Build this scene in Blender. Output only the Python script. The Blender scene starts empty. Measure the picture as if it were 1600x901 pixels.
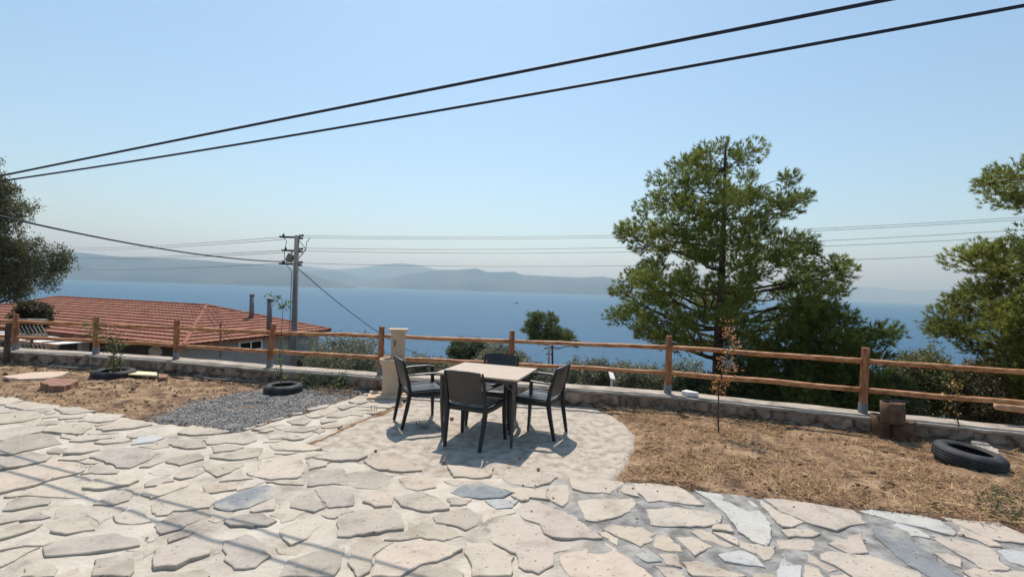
import bpy, math, random
import numpy as np
from mathutils import Vector, Matrix, noise
R = math.radians
random.seed(7); rng = np.random.default_rng(7)
S = bpy.context.scene
C = S.collection

# ------------------------------------------------------------------ camera, sky, sun, exposure
F = 720.0; ROLL = R(1.75); CAMH = 1.7
cam = bpy.data.cameras.new('camera'); cam.sensor_width = 36; cam.lens = 36*F/1600
cam.clip_start = .05; cam.clip_end = 90000
co = bpy.data.objects.new('camera', cam); C.objects.link(co)
co.matrix_world = Matrix.Translation((0, 0, CAMH)) @ Matrix.Rotation(R(90), 4, 'X') @ Matrix.Rotation(ROLL, 4, 'Z')
S.camera = co
S.render.resolution_x = 1024; S.render.resolution_y = 576
ELEV = R(61.5); AZ = R(6.0)       # the sun stands ahead of the camera, a little to the left
sdir = Vector((-math.sin(AZ)*math.cos(ELEV), math.cos(AZ)*math.cos(ELEV), math.sin(ELEV)))
w = bpy.data.worlds.new('World'); S.world = w; w.use_nodes = True
wn = w.node_tree; bg = wn.nodes['Background']
sky = wn.nodes.new('ShaderNodeTexSky'); sky.sky_type = 'NISHITA'; sky.sun_disc = False
sky.sun_elevation = ELEV; sky.sun_rotation = -AZ; sky.altitude = 60
sky.air_density = 1.0; sky.dust_density = .6; sky.ozone_density = 1.0
tn = wn.nodes.new('ShaderNodeMix'); tn.data_type = 'RGBA'; tn.blend_type = 'MULTIPLY'; tn.inputs[0].default_value = 1
tn.inputs[7].default_value = (.97, 1.06, 1.03, 1); wn.links.new(sky.outputs[0], tn.inputs[6])     # the hazy, slightly cyan air of the day
wn.links.new(tn.outputs[2], bg.inputs[0]); bg.inputs[1].default_value = 0.108
sl = bpy.data.lights.new('sun', 'SUN'); sl.energy = 3.7; sl.angle = R(.53); sl.color = (1, .945, .875)
so = bpy.data.objects.new('sun', sl); C.objects.link(so)
so.rotation_euler = sdir.to_track_quat('Z', 'Y').to_euler()
S.view_settings.view_transform = 'Standard'; S.view_settings.look = 'None'
S.view_settings.gamma = 1; S.view_settings.exposure = 0.5
HAZE = 0.000125
SEA = -60.0

def ray(x, y):
    u = (x-800)/F; v = (450.5-y)/F; c, s = math.cos(ROLL), math.sin(ROLL)
    return u*c - v*s, u*s + v*c                      # X/Y and Z/Y
def P(x, y, Y):                                      # point of the photo at distance Y
    a, b = ray(x, y); return Vector((a*Y, Y, CAMH + b*Y))
def G(x, y, z=0.0):                                  # point of the photo on the level z
    a, b = ray(x, y); Y = (z-CAMH)/b; return Vector((a*Y, Y, z))

# ------------------------------------------------------------------ materials
def mat(name, cols, rough=.8, scale=8, bump=0, bscale=None, detail=6, metal=0, tint=False, stops=None, spec=.4, coat=0, trans=0, obj=True, stretch=None):
    m = bpy.data.materials.new(name); m.use_nodes = True
    nt = m.node_tree; n = nt.nodes; L = nt.links; b = n['Principled BSDF']
    b.inputs['Roughness'].default_value = rough; b.inputs['Metallic'].default_value = metal
    b.inputs['Specular IOR Level'].default_value = spec
    if trans:
        b.inputs['Subsurface Weight'].default_value = 0
    tc = n.new('ShaderNodeTexCoord'); mp = n.new('ShaderNodeMapping')
    L.new(tc.outputs['Object'], mp.inputs[0])
    if stretch: mp.inputs['Scale'].default_value = stretch
    nz = n.new('ShaderNodeTexNoise'); nz.inputs['Scale'].default_value = scale; nz.inputs['Detail'].default_value = detail
    nz.inputs['Roughness'].default_value = .62
    L.new(mp.outputs[0], nz.inputs['Vector'])
    cr = n.new('ShaderNodeValToRGB'); e = cr.color_ramp.elements
    k = len(cols); pos = stops or [.3 + .4*i/max(1, k-1) for i in range(k)]
    while len(e) < k: e.new(.5)
    for i in range(k): e[i].position = pos[i]; e[i].color = (*cols[i], 1)
    L.new(nz.outputs['Fac'], cr.inputs[0]); out = cr.outputs[0]
    if tint:
        at = n.new('ShaderNodeAttribute'); at.attribute_name = 'tint'
        mx = n.new('ShaderNodeMix'); mx.data_type = 'RGBA'; mx.blend_type = 'MULTIPLY'; mx.inputs[0].default_value = 1
        L.new(out, mx.inputs[6]); L.new(at.outputs['Color'], mx.inputs[7]); out = mx.outputs[2]
    L.new(out, b.inputs['Base Color'])
    if bump:
        n2 = n.new('ShaderNodeTexNoise'); n2.inputs['Scale'].default_value = bscale or scale*3; n2.inputs['Detail'].default_value = 8
        L.new(mp.outputs[0], n2.inputs['Vector'])
        bp = n.new('ShaderNodeBump'); bp.inputs['Strength'].default_value = 1; bp.inputs['Distance'].default_value = bump
        L.new(n2.outputs['Fac'], bp.inputs['Height']); L.new(bp.outputs[0], b.inputs['Normal'])
    if trans:
        t = n.new('ShaderNodeBsdfTranslucent'); L.new(out, t.inputs[0])
        ms = n.new('ShaderNodeMixShader'); ms.inputs[0].default_value = trans
        L.new(b.outputs[0], ms.inputs[1]); L.new(t.outputs[0], ms.inputs[2]); L.new(ms.outputs[0], n['Material Output'].inputs[0])
    return m
M = {}
def stone_mat():
    m = mat('stone', [(.66, .62, .58), (.98, .97, .96), (1.12, 1.09, 1.04)], .85, 4, .012, 17, tint=True, stops=[.3, .47, .7], detail=12)
    nt = m.node_tree; n = nt.nodes; L = nt.links; b = n['Principled BSDF']; old = b.inputs['Base Color'].links[0].from_socket; tc = n.new('ShaderNodeTexCoord')
    a = n.new('ShaderNodeTexNoise'); a.inputs['Scale'].default_value = 2.3; a.inputs['Detail'].default_value = 12; a.inputs['Roughness'].default_value = .7; L.new(tc.outputs['Object'], a.inputs[0])
    r = n.new('ShaderNodeMapRange'); r.inputs[1].default_value = .50; r.inputs[2].default_value = .66; r.inputs[4].default_value = .7; L.new(a.outputs['Fac'], r.inputs[0])
    mx = n.new('ShaderNodeMix'); mx.data_type = 'RGBA'; L.new(r.outputs[0], mx.inputs[0]); L.new(old, mx.inputs[6]); mx.inputs[7].default_value = (.46, .41, .34, 1)   # smears of mortar left on the stones
    v = n.new('ShaderNodeTexNoise'); v.inputs['Scale'].default_value = 38; v.inputs['Detail'].default_value = 3; L.new(tc.outputs['Object'], v.inputs[0])
    r2 = n.new('ShaderNodeMapRange'); r2.inputs[1].default_value = .30; r2.inputs[2].default_value = .36; r2.inputs[3].default_value = .45; r2.inputs[4].default_value = 1; L.new(v.outputs['Fac'], r2.inputs[0])
    m2 = n.new('ShaderNodeMix'); m2.data_type = 'RGBA'; m2.blend_type = 'MULTIPLY'; m2.inputs[0].default_value = 1; L.new(mx.outputs[2], m2.inputs[6]); L.new(r2.outputs[0], m2.inputs[7])
    L.new(m2.outputs[2], b.inputs['Base Color']); return m
M['stone'] = stone_mat()
M['soil'] = mat('soil', [(.095, .054, .030), (.235, .145, .082), (.38, .26, .155)], .95, 4, .03, 22, stops=[.36, .5, .64], detail=12)
M['gravel'] = mat('gravel', [(.11, .105, .10), (.20, .19, .18), (.34, .325, .305)], .9, 60, .01, 110, stops=[.36, .5, .66])
M['pebble'] = mat('pebble', [(.6, .6, .6), (1, 1, 1)], .85, 30, tint=True)
M['concrete'] = mat('concrete', [(.27, .23, .185), (.385, .335, .275), (.48, .43, .365)], .92, 9, .012, 26, stops=[.36, .48, .62], detail=14)
M['cap'] = mat('wall_cap', [(.20, .165, .13), (.34, .29, .235), (.44, .385, .32)], .9, 4, .010, 30, stops=[.33, .47, .64], detail=12)
M['rubble'] = mat('rubble', [(.085, .062, .047), (.23, .175, .135), (.37, .295, .235)], .92, 7, .015, 35, stops=[.34, .48, .66])
M['straw'] = mat('straw', [(.8, .75, .65), (1, 1, 1)], .8, 20, tint=True, trans=.2)
M['wood'] = mat('rail_wood', [(.17, .062, .024), (.44, .195, .082), (.60, .34, .17)], .6, 9, .004, 50, stops=[.34, .5, .68], stretch=(.5, 3, 3))
M['postwood'] = mat('post_wood', [(.14, .05, .022), (.33, .13, .055), (.45, .22, .10)], .6, 9, .003, 50, stops=[.34, .5, .68], stretch=(3, 3, .5))
M['palewood'] = mat('pale_log', [(.34, .19, .11), (.58, .37, .24)], .8, 12, .006, 50)
M['grey'] = mat('grey_shoe', [(.16, .16, .165), (.25, .25, .25)], .8, 14, .002)
M['render'] = mat('cream_render', [(.38, .27, .18), (.52, .385, .265), (.58, .44, .32)], .85, 7, .003, 60, stops=[.25, .42, .7])
M['plastic'] = mat('dark_plastic', [(.007, .009, .012), (.010, .012, .016)], .45, 20, spec=.45)
M['ttop'] = mat('table_top', [(.36, .275, .20), (.45, .355, .265), (.50, .405, .31)], .5, 5, 0, stretch=(1, 6, 1), stops=[.3, .45, .65])
M['tleg'] = mat('table_leg', [(.055, .05, .047), (.08, .073, .068)], .45, 20)
M['rubber'] = mat('rubber', [(.016, .017, .019), (.035, .036, .039), (.075, .072, .068)], .7, 9, .002, 60, stops=[.35, .55, .75])
M['clay'] = mat('brown_clay', [(.06, .030, .017), (.115, .062, .034), (.17, .10, .058)], .8, 10, .003, 50)
M['black'] = mat('black_metal', [(.02, .021, .023), (.03, .03, .032)], .4, 20)
M['white'] = mat('white_paint', [(.68, .66, .62), (.8, .79, .76)], .6, 9)
M['plank'] = mat('pale_plank', [(.72, .62, .36), (.82, .74, .5)], .7, 8)
M['cable'] = mat('cable_sheath', [(.008, .013, .03), (.012, .018, .04)], .6, 20)
M['wire'] = mat('wire', [(.10, .10, .11), (.14, .14, .15)], .5, 20)
M['pole'] = mat('pole_concrete', [(.17, .15, .145), (.25, .225, .215)], .9, 3, .003, 30)
M['iron'] = mat('iron', [(.04, .035, .035), (.08, .06, .05)], .7, 20)
M['lampc'] = mat('weathered_case', [(.22, .19, .14), (.33, .29, .22)], .8, 10)
M['tile'] = mat('roof_tile', [(.17, .066, .042), (.275, .108, .068), (.34, .155, .10)], .85, 3, .01, 14, stops=[.3, .48, .68], detail=9)
M['stucco'] = mat('grey_stucco', [(.31, .30, .295), (.37, .36, .35)], .9, 2)
M['winframe'] = mat('window_frame', [(.8, .8, .8), (.85, .85, .85)], .4, 9)
M['glass'] = mat('dark_glass', [(.02, .022, .025), (.03, .03, .035)], .08, 5, spec=.6)
M['flue'] = mat('steel_flue', [(.16, .155, .17), (.24, .24, .26)], .5, 6, metal=.35)
M['dark'] = mat('painted_porch_shade', [(.03, .025, .022), (.07, .055, .045)], .9, 3)  # shade under the porch, put into the colour
M['bark'] = mat('bark', [(.035, .022, .016), (.085, .055, .04), (.14, .095, .07)], .95, 9, .02, 30, stretch=(1, 1, .25))
M['obark'] = mat('olive_bark', [(.07, .06, .05), (.16, .14, .12)], .95, 9, .02, 30)
M['needle'] = mat('pine_needles', [(.75, .75, .75), (1.1, 1.1, 1.0)], .55, 1.4, tint=True, trans=.5, spec=.3)
M['leaf'] = mat('olive_leaves', [(.75, .75, .75), (1.1, 1.1, 1.1)], .5, 1.6, tint=True, trans=.42, spec=.4)
M['green'] = mat('green_leaves', [(.8, .8, .8), (1.1, 1.1, 1.1)], .5, 9, tint=True, trans=.3)
M['hill'] = mat('hill', [(.012, .022, .018), (.028, .038, .028), (.06, .06, .045)], .95, .0016, detail=9, stops=[.36, .5, .64])
M['land'] = mat('land', [(.06, .055, .035), (.14, .11, .07), (.22, .18, .12)], .95, .3, .05, 2)
def sea_mat():
    m = bpy.data.materials.new('sea_water'); m.use_nodes = True; nt = m.node_tree; n = nt.nodes; L = nt.links; b = n['Principled BSDF']
    b.inputs['Base Color'].default_value = (.018, .085, .165, 1); b.inputs['Roughness'].default_value = .35
    b.inputs['IOR'].default_value = 1.33; b.inputs['Specular IOR Level'].default_value = .22
    tc = n.new('ShaderNodeTexCoord'); mp = n.new('ShaderNodeMapping'); mp.inputs['Scale'].default_value = (.012, .05, .05)
    L.new(tc.outputs['Object'], mp.inputs[0])
    nz = n.new('ShaderNodeTexNoise'); nz.inputs['Scale'].default_value = 1; nz.inputs['Detail'].default_value = 5
    L.new(mp.outputs[0], nz.inputs[0])
    cr = n.new('ShaderNodeValToRGB'); cr.color_ramp.elements[0].position = .40; cr.color_ramp.elements[1].position = .60
    cr.color_ramp.elements[0].color = (.012, .072, .15, 1); cr.color_ramp.elements[1].color = (.018, .095, .185, 1)
    L.new(nz.outputs['Fac'], cr.inputs[0]); L.new(cr.outputs[0], b.inputs['Base Color'])
    n2 = n.new('ShaderNodeTexNoise'); n2.inputs['Scale'].default_value = .5; n2.inputs['Detail'].default_value = 6
    L.new(tc.outputs['Object'], n2.inputs[0])
    bp = n.new('ShaderNodeBump'); bp.inputs['Distance'].default_value = 1.6; L.new(n2.outputs['Fac'], bp.inputs['Height'])
    L.new(bp.outputs[0], b.inputs['Normal']); return m
M['sea'] = sea_mat()
def mortar_mat():
    m = mat('mortar', [(.27, .235, .195), (.44, .392, .325), (.53, .48, .405)], .92, 2.6, .012, 34, stops=[.33, .46, .62], detail=11)
    nt = m.node_tree; n = nt.nodes; L = nt.links; b = n['Principled BSDF']
    old = b.inputs['Base Color'].links[0].from_socket
    tc = n.new('ShaderNodeTexCoord'); sx = n.new('ShaderNodeSeparateXYZ'); L.new(tc.outputs['Object'], sx.inputs[0])
    nz = n.new('ShaderNodeTexNoise'); nz.inputs['Scale'].default_value = 1.6; nz.inputs['Detail'].default_value = 6; L.new(tc.outputs['Object'], nz.inputs[0])
    a = n.new('ShaderNodeMath'); a.operation = 'MULTIPLY_ADD'; L.new(nz.outputs['Fac'], a.inputs[0]); a.inputs[1].default_value = 2.2; L.new(sx.outputs[0], a.inputs[2])
    r = n.new('ShaderNodeMapRange'); r.inputs[1].default_value = 1.2; r.inputs[2].default_value = 1.9; L.new(a.outputs[0], r.inputs[0])
    n3 = n.new('ShaderNodeTexNoise'); n3.inputs['Scale'].default_value = 9; n3.inputs['Detail'].default_value = 8; L.new(tc.outputs['Object'], n3.inputs[0])
    c2 = n.new('ShaderNodeValToRGB'); c2.color_ramp.elements[0].position = .36; c2.color_ramp.elements[1].position = .66
    c2.color_ramp.elements[0].color = (.15, .145, .135, 1); c2.color_ramp.elements[1].color = (.33, .325, .31, 1); L.new(n3.outputs['Fac'], c2.inputs[0])
    mx = n.new('ShaderNodeMix'); mx.data_type = 'RGBA'; L.new(r.outputs[0], mx.inputs[0]); L.new(old, mx.inputs[6]); L.new(c2.outputs[0], mx.inputs[7])
    L.new(mx.outputs[2], b.inputs['Base Color']); return m
M['mortar'] = mortar_mat()

# ------------------------------------------------------------------ mesh building
class MB:
    def __init__(s): s.v = []; s.f = []; s.c = []; s.mi = []
    def add(s, vs, fs, col=None, mi=0):
        o = len(s.v); s.v += [tuple(v) for v in vs]; s.f += [[i+o for i in f] for f in fs]
        s.c += [col]*len(fs); s.mi += [mi]*len(fs)
    def box(s, c, d, rot=None, **k):
        vs = [Vector((x*d[0]/2, y*d[1]/2, z*d[2]/2)) for x in (-1, 1) for y in (-1, 1) for z in (-1, 1)]
        if rot is not None: vs = [rot @ v for v in vs]
        c = Vector(c); s.add([v+c for v in vs], [(0,1,3,2),(4,6,7,5),(0,4,5,1),(2,3,7,6),(0,2,6,4),(1,5,7,3)], **k)
    def tube(s, pts, r, n=10, jit=0, cap=True, sec=None, up=None, **k):
        pts = [Vector(p) for p in pts]; m = len(pts)
        rs = r if isinstance(r, (list, tuple)) else [r]*m
        vs = []; fs = []; ref = up or None; px = None
        for i, p in enumerate(pts):
            t = (pts[min(i+1, m-1)] - pts[max(i-1, 0)]).normalized()
            if px is None:
                a = Vector(ref) if ref else (Vector((0, 0, 1)) if abs(t.z) < .9 else Vector((1, 0, 0)))
                px = (a - t*a.dot(t)).normalized()
            else: px = (px - t*px.dot(t)).normalized()
            py = t.cross(px)
            for j in range(n):
                if sec: a, b = sec[j]; q = px*a*rs[i] + py*b*rs[i]
                else:
                    an = 2*math.pi*j/n; rr = rs[i]*(1+random.uniform(-jit, jit)); q = px*math.cos(an)*rr + py*math.sin(an)*rr
                vs.append(p+q)
        for i in range(m-1):
            for j in range(n): a = i*n+j; b = i*n+(j+1) % n; fs.append((a, b, b+n, a+n))
        if cap: fs.append(tuple(reversed(range(n)))); fs.append(tuple(range((m-1)*n, m*n)))
        s.add(vs, fs, **k)
    def lathe(s, prof, c=(0, 0, 0), n=24, sx=1, sy=1, **k):
        c = Vector(c); m = len(prof); vs = []; fs = []
        for r, z in prof:
            for j in range(n): a = 2*math.pi*j/n; vs.append(c+Vector((r*math.cos(a)*sx, r*math.sin(a)*sy, z)))
        for i in range(m-1):
            for j in range(n): a = i*n+j; b = i*n+(j+1) % n; fs.append((a, b, b+n, a+n))
        s.add(vs, fs, **k)
    def blob(s, c, r, col=None, mi=0, n=6, jit=.25):
        c = Vector(c); r = Vector(r if hasattr(r, '__len__') else (r, r, r)); vs = []; fs = []
        rings = n//2
        vs.append(c+Vector((0, 0, -r.z)))
        for i in range(1, rings+1):
            ph = -math.pi/2 + math.pi*i/(rings+1)
            for j in range(n):
                a = 2*math.pi*(j+.5*(i % 2))/n; q = 1+random.uniform(-jit, jit)
                vs.append(c+Vector((r.x*math.cos(a)*math.cos(ph)*q, r.y*math.sin(a)*math.cos(ph)*q, r.z*math.sin(ph)*q)))
        vs.append(c+Vector((0, 0, r.z))); T = len(vs)-1
        for j in range(n): fs.append((0, 1+(j+1) % n, 1+j))
        for i in range(rings-1):
            for j in range(n): a = 1+i*n+j; b = 1+i*n+(j+1) % n; fs.append((a, b, b+n, a+n))
        b0 = 1+(rings-1)*n
        for j in range(n): fs.append((b0+j, b0+(j+1) % n, T))
        s.add(vs, fs, col, mi)
    def build(s, name, mats, parent=None, smooth=False, bevel=0, subd=0):
        me = bpy.data.meshes.new(name); me.from_pydata(s.v, [], s.f)
        for m in (mats if isinstance(mats, (list, tuple)) else [mats]): me.materials.append(m)
        if any(s.mi): me.polygons.foreach_set('material_index', s.mi)
        if any(c is not None for c in s.c):
            at = me.color_attributes.new('tint', 'FLOAT_COLOR', 'CORNER'); buf = []
            for f, c in zip(s.f, s.c):
                c = c or (1, 1, 1); buf += [c[0], c[1], c[2], 1]*len(f)
            at.data.foreach_set('color', buf)
        if smooth: me.polygons.foreach_set('use_smooth', [True]*len(me.polygons))
        me.update()
        o = bpy.data.objects.new(name, me); C.objects.link(o)
        if parent: o.parent = parent
        if subd: md = o.modifiers.new('s', 'SUBSURF'); md.levels = md.render_levels = subd
        if bevel: md = o.modifiers.new('b', 'BEVEL'); md.width = bevel; md.segments = 2; md.limit_method = 'ANGLE'
        return o
def npmesh(name, V, nv, tint, material, parent=None):
    """V: (faces*nv,3) loose polygons of nv corners; tint per face"""
    me = bpy.data.meshes.new(name); n = len(V)//nv
    me.vertices.add(n*nv); me.vertices.foreach_set('co', np.ascontiguousarray(V, dtype=np.float32).ravel())
    me.loops.add(n*nv); me.loops.foreach_set('vertex_index', np.arange(n*nv, dtype=np.int32))
    me.polygons.add(n); me.polygons.foreach_set('loop_start', np.arange(0, n*nv, nv, dtype=np.int32))
    me.polygons.foreach_set('loop_total', np.full(n, nv, dtype=np.int32))
    me.materials.append(material); me.update(calc_edges=True)
    at = me.color_attributes.new('tint', 'FLOAT_COLOR', 'CORNER')
    t = np.ones((n, 4), dtype=np.float32); t[:, :3] = tint
    at.data.foreach_set('color', np.repeat(t, nv, axis=0).ravel())
    o = bpy.data.objects.new(name, me); C.objects.link(o)
    if parent: o.parent = parent
    return o
def tag(o, label=None, cat=None, group=None, kind=None):
    if label: o['label'] = label
    if cat: o['category'] = cat
    if group: o['group'] = group
    if kind: o['kind'] = kind
    return o
def thing(name, label, cat, loc=(0, 0, 0), rz=0, group=None):
    o = bpy.data.objects.new(name, None); C.objects.link(o); o.empty_display_size = .2
    o.location = loc; o.rotation_euler = (0, 0, rz); return tag(o, label, cat, group)
def copy_tree(o, parent=None):
    c = o.copy(); C.objects.link(c); c.parent = parent
    for ch in [x for x in bpy.data.objects if x.parent == o]: copy_tree(ch, c)
    return c
def nz(x, y, z=0.0): return noise.noise(Vector((x, y, z)))

# ------------------------------------------------------------------ ground plans (taken from the place)
def gp(pts): return [tuple(G(x, y)[:2]) for x, y in pts]
PAV = gp([(0, 620), (75, 631), (165, 648), (270, 663), (330, 672), (365, 677), (420, 660), (480, 643), (540, 625), (572, 613)]) + \
      gp([(640, 613), (622, 632), (585, 646), (540, 664), (500, 684), (470, 693), (510, 706), (560, 722), (605, 738), (690, 746), (770, 748), (860, 745), (950, 750),
          (1085, 765), (1200, 778), (1350, 797), (1450, 808), (1600, 831)]) + [(9.5, 2.6), (9.5, -4), (-10.5, -4), (-10.5, 6.9)]
PAD = gp([(630, 634), (590, 650), (545, 668), (506, 686), (470, 700), (600, 790), (770, 790), (900, 790), (950, 762), (968, 735), (988, 705), (992, 682), (978, 662), (950, 645), (925, 636), (880, 625), (640, 610)])
GRAV = gp([(215, 662), (300, 628), (400, 611), (470, 609), (560, 598), (600, 598), (620, 615), (572, 616), (480, 646), (365, 682), (300, 676)])
def sdf(px, py, poly):
    d = np.full(px.shape, 1e9); ins = np.zeros(px.shape, bool); n = len(poly)
    for i in range(n):
        ax, ay = poly[i]; bx, by = poly[(i+1) % n]
        ex, ey = bx-ax, by-ay; t = np.clip(((px-ax)*ex+(py-ay)*ey)/(ex*ex+ey*ey+1e-12), 0, 1)
        d = np.minimum(d, np.hypot(px-ax-t*ex, py-ay-t*ey))
        cnd = (ay > py) != (by > py)
        with np.errstate(divide='ignore', invalid='ignore'): xi = (bx-ax)*(py-ay)/(by-ay)+ax
        ins ^= cnd & (px < xi)
    return np.where(ins, -d, d)
def sm(x): x = np.clip(x, 0, 1); return x*x*(3-2*x)
def nzg(X, Y, sc, oc=3, seed=0):
    out = np.zeros(X.shape); f = out.ravel(); xs = X.ravel(); ys = Y.ravel()
    for i in range(len(xs)):
        f[i] = noise.fractal(Vector((xs[i]*sc, ys[i]*sc, seed)), .8, 2, oc)
    return out
def field(name, xs, ys, zf, material, keep=None):
    X, Y = np.meshgrid(xs, ys); Z = zf(X, Y); ny, nx = X.shape
    me = bpy.data.meshes.new(name); idx = np.arange(nx*ny).reshape(ny, nx)
    q = np.stack([idx[:-1, :-1], idx[:-1, 1:], idx[1:, 1:], idx[1:, :-1]], -1).reshape(-1, 4)
    if keep is not None:
        k = keep(X, Y); kk = (k[:-1, :-1] | k[1:, 1:] | k[:-1, 1:] | k[1:, :-1]).ravel(); q = q[kk]
    V = np.stack([X, Y, Z], -1).reshape(-1, 3); used = np.unique(q); rm = np.full(len(V), -1); rm[used] = np.arange(len(used))
    V = V[used]; q = rm[q]
    me.vertices.add(len(V)); me.vertices.foreach_set('co', V.astype(np.float32).ravel())
    me.loops.add(q.size); me.loops.foreach_set('vertex_index', q.astype(np.int32).ravel())
    me.polygons.add(len(q)); me.polygons.foreach_set('loop_start', np.arange(0, q.size, 4, dtype=np.int32)); me.polygons.foreach_set('loop_total', np.full(len(q), 4, dtype=np.int32))
    me.materials.append(material); me.polygons.foreach_set('use_smooth', np.ones(len(q), bool)); me.update(calc_edges=True)
    o = bpy.data.objects.new(name, me); C.objects.link(o); return o

# posts of the fence stand along the wall: their feet give the wall's line
POSTPX = [(24, 546, .68), (150, 552.5, .69), (275, 561, .71), (421, 573, .74), (594, 585, .78), (798, 597, .805), (1043, 614, .84), (1348, 645, .84)]
WH = .24
POSTS = [G(x, y, WH) for x, y, h in POSTPX]; PH = [h for *_, h in POSTPX]
dR = (POSTS[-1]-POSTS[-2]); dL = (POSTS[0]-POSTS[1])
POSTS = [POSTS[0]+dL*1.1] + POSTS + [POSTS[-1]+dR*.98, POSTS[-1]+dR*1.96]; PH = [.66]+PH+[.84, .84]
def wall_pt(s, off):            # s runs over the posts' indices (may leave the ends), off is across the wall (+ = downhill side)
    i = int(max(0, min(len(POSTS)-2, math.floor(s)))); f = s-i
    p = POSTS[i].lerp(POSTS[i+1], f)
    def tan(k): a = POSTS[max(0, k-1)]; b = POSTS[min(len(POSTS)-1, k+1)]; return (b-a).normalized()
    t = tan(i).lerp(tan(min(i+1, len(POSTS)-1)), min(1, max(0, f))).normalized(); n = Vector((-t.y, t.x, 0))
    return Vector((p.x, p.y, 0)) + n*off
WX = np.array([p.x for p in POSTS]); WY = np.array([p.y for p in POSTS])
def wall_y(X): return np.interp(X, WX, WY) + np.where(X < WX[0], (X-WX[0])*-.1, 0) + np.where(X > WX[-1], (X-WX[-1])*-.35, 0)

# ------------------------------------------------------------------ terrain, sea, hills
def terr(X, Y):
    d = Y - wall_y(X)
    dz = np.interp(d, [-60, -30, -.1, .25, 1.2, 4, 11, 20, 45, 90, 150, 220], [-.12, -.12, -.12, -.12, -2.6, -3.6, -4.9, -8, -18, -38, -62, -64])
    side = np.interp(np.abs(X), [0, 30, 200, 1200], [0, 0, -2, -30])
    z = dz + np.where(d < 1, 0, side*.3) + .25*np.sin(X*.3)*np.cos(Y*.23)*sm((d-1.5)/3)
    return np.where(d > .2, np.maximum(z, -64), z)
xs = np.concatenate([np.linspace(-1200, -60, 16), np.linspace(-50, 50, 81), np.linspace(60, 1200, 16)])
ys = np.concatenate([np.linspace(-60, 4, 14), np.linspace(4.5, 14, 39), np.linspace(15, 60, 24), np.linspace(65, 300, 24)])
tag(field('terrain', xs, ys, terr, M['land']), kind='structure')
b = MB(); n = 96
b.add([(0, 0, SEA)] + [(42000*math.cos(2*math.pi*i/n), 42000*math.sin(2*math.pi*i/n), SEA) for i in range(n)], [(0, 1+i, 1+(i+1) % n) for i in range(n)])
tag(b.build('sea', M['sea']), kind='structure')
def hills(prof, D, depth, amp=60, seed=0, step=6):
    """a range of hills whose crest line follows prof (photo x, y) at distance D"""
    px = [p[0] for p in prof]; py = [p[1] for p in prof]
    xx = np.arange(px[0], px[-1]+1, step); yy = np.interp(xx, px, py)
    rows = np.linspace(0, 1, 15); V = []; b = MB()
    for x, y in zip(xx, yy):
        c = P(x, y, D); h = max(c.z-SEA, 3)
        for t in rows:
            if t <= .7: q = t/.7; d = D-depth*(1-q); z = SEA - 20 + (h+20)*(q**.8)
            else: q = (t-.7)/.3; d = D+depth*.8*q; z = SEA-20 + (h+20)*(1-q**1.3)
            k = c.x/D
            nn = noise.fractal(Vector((k*D*.0011, d*.0011, seed)), .9, 2, 6)
            if 0 < t < .7: z += nn*h*.30*math.sin(math.pi*q) 
            if abs(t-.7) < .01: z += nn*h*.02
            dd = d + nn*depth*.12*(1 if t not in (.7,) else 0)
            V.append((k*dd, dd, z))
    m = len(rows); nx = len(xx)
    b.add(V, [(i*m+j, (i+1)*m+j, (i+1)*m+j+1, i*m+j+1) for i in range(nx-1) for j in range(m-1)])
    return tag(b.build('hills', M['hill'], smooth=True), kind='structure')
hills([(-500, 395), (-200, 380), (60, 392), (120, 393), (150, 396), (185, 400), (240, 402), (300, 404), (360, 409), (405, 412), (440, 414), (470, 422), (500, 434), (530, 442), (556, 449)], 7000, 1300, seed=1)
hills([(380, 414), (440, 412), (480, 415), (520, 420), (545, 419), (575, 416), (600, 412), (625, 410), (652, 413), (680, 420), (720, 428), (800, 436)], 13500, 2500, seed=5)
hills([(440, 424), (500, 421), (530, 423), (560, 431), (600, 443), (620, 450)], 10200, 900, seed=9)
hills([(570, 450), (590, 440), (612, 434), (640, 427), (660, 425), (680, 421), (715, 421), (745, 418), (762, 424), (785, 424), (803, 423), (815, 428), (870, 431), (905, 433), (940, 431), (975, 437), (1010, 441), (1060, 446), (1120, 455), (1180, 463)], 9200, 1500, seed=3)
hills([(780, 435), (860, 431), (930, 433), (1000, 441), (1100, 449), (1200, 453), (1270, 452), (1310, 449), (1340, 447), (1370, 448), (1400, 452), (1440, 453), (1475, 451), (1520, 456), (1600, 460), (1900, 466), (2300, 478)], 19500, 3000, seed=7)

# ------------------------------------------------------------------ terrace ground: soil, paving, pad, gravel
def z_soil(X, Y):
    s = np.minimum(np.minimum(sdf(X, Y, PAV), sdf(X, Y, PAD)), 9)
    cl = nzg(X, Y, 5, 3, 3); fine = nzg(X, Y, 19, 2, 8)
    bed = sm((s+.02)/.05)
    z = .004 + .020*cl*sm(s/.15) + .014*fine*sm(s/.08)
    z += .03*nzg(X, Y, 1.6, 3, 21)*sm((s-.05)/.4)
    z += .05*sm((X-1.2)/1.5)*sm(s/.7)*(1-sm((s-2.6)/1)) * .6       # the straw bed is a little mounded
    return z*bed + (1-bed)*-.05 - .35*sm((Y-wall_y(X)+.05)/.12)
xs = np.arange(-13.5, 9.6, .055); ys = np.arange(2.0, 10.4, .055)
tag(field('soil', xs, ys, z_soil, M['soil'], keep=lambda X, Y: (Y < wall_y(X)+.1)), kind='structure')
PN = {}
def z_pav(X, Y):
    s = sdf(X, Y, PAV) + .03*nzg(X, Y, 4, 2, 1)
    return .001 + .011*nzg(X, Y, 2.8, 4, 2) - .09*sm((s+.01)/.07)
xs = np.arange(-10.4, 9.4, .06); ys = np.concatenate([np.arange(-4, 2, .5), np.arange(2.0, 8.4, .06)])
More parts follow.
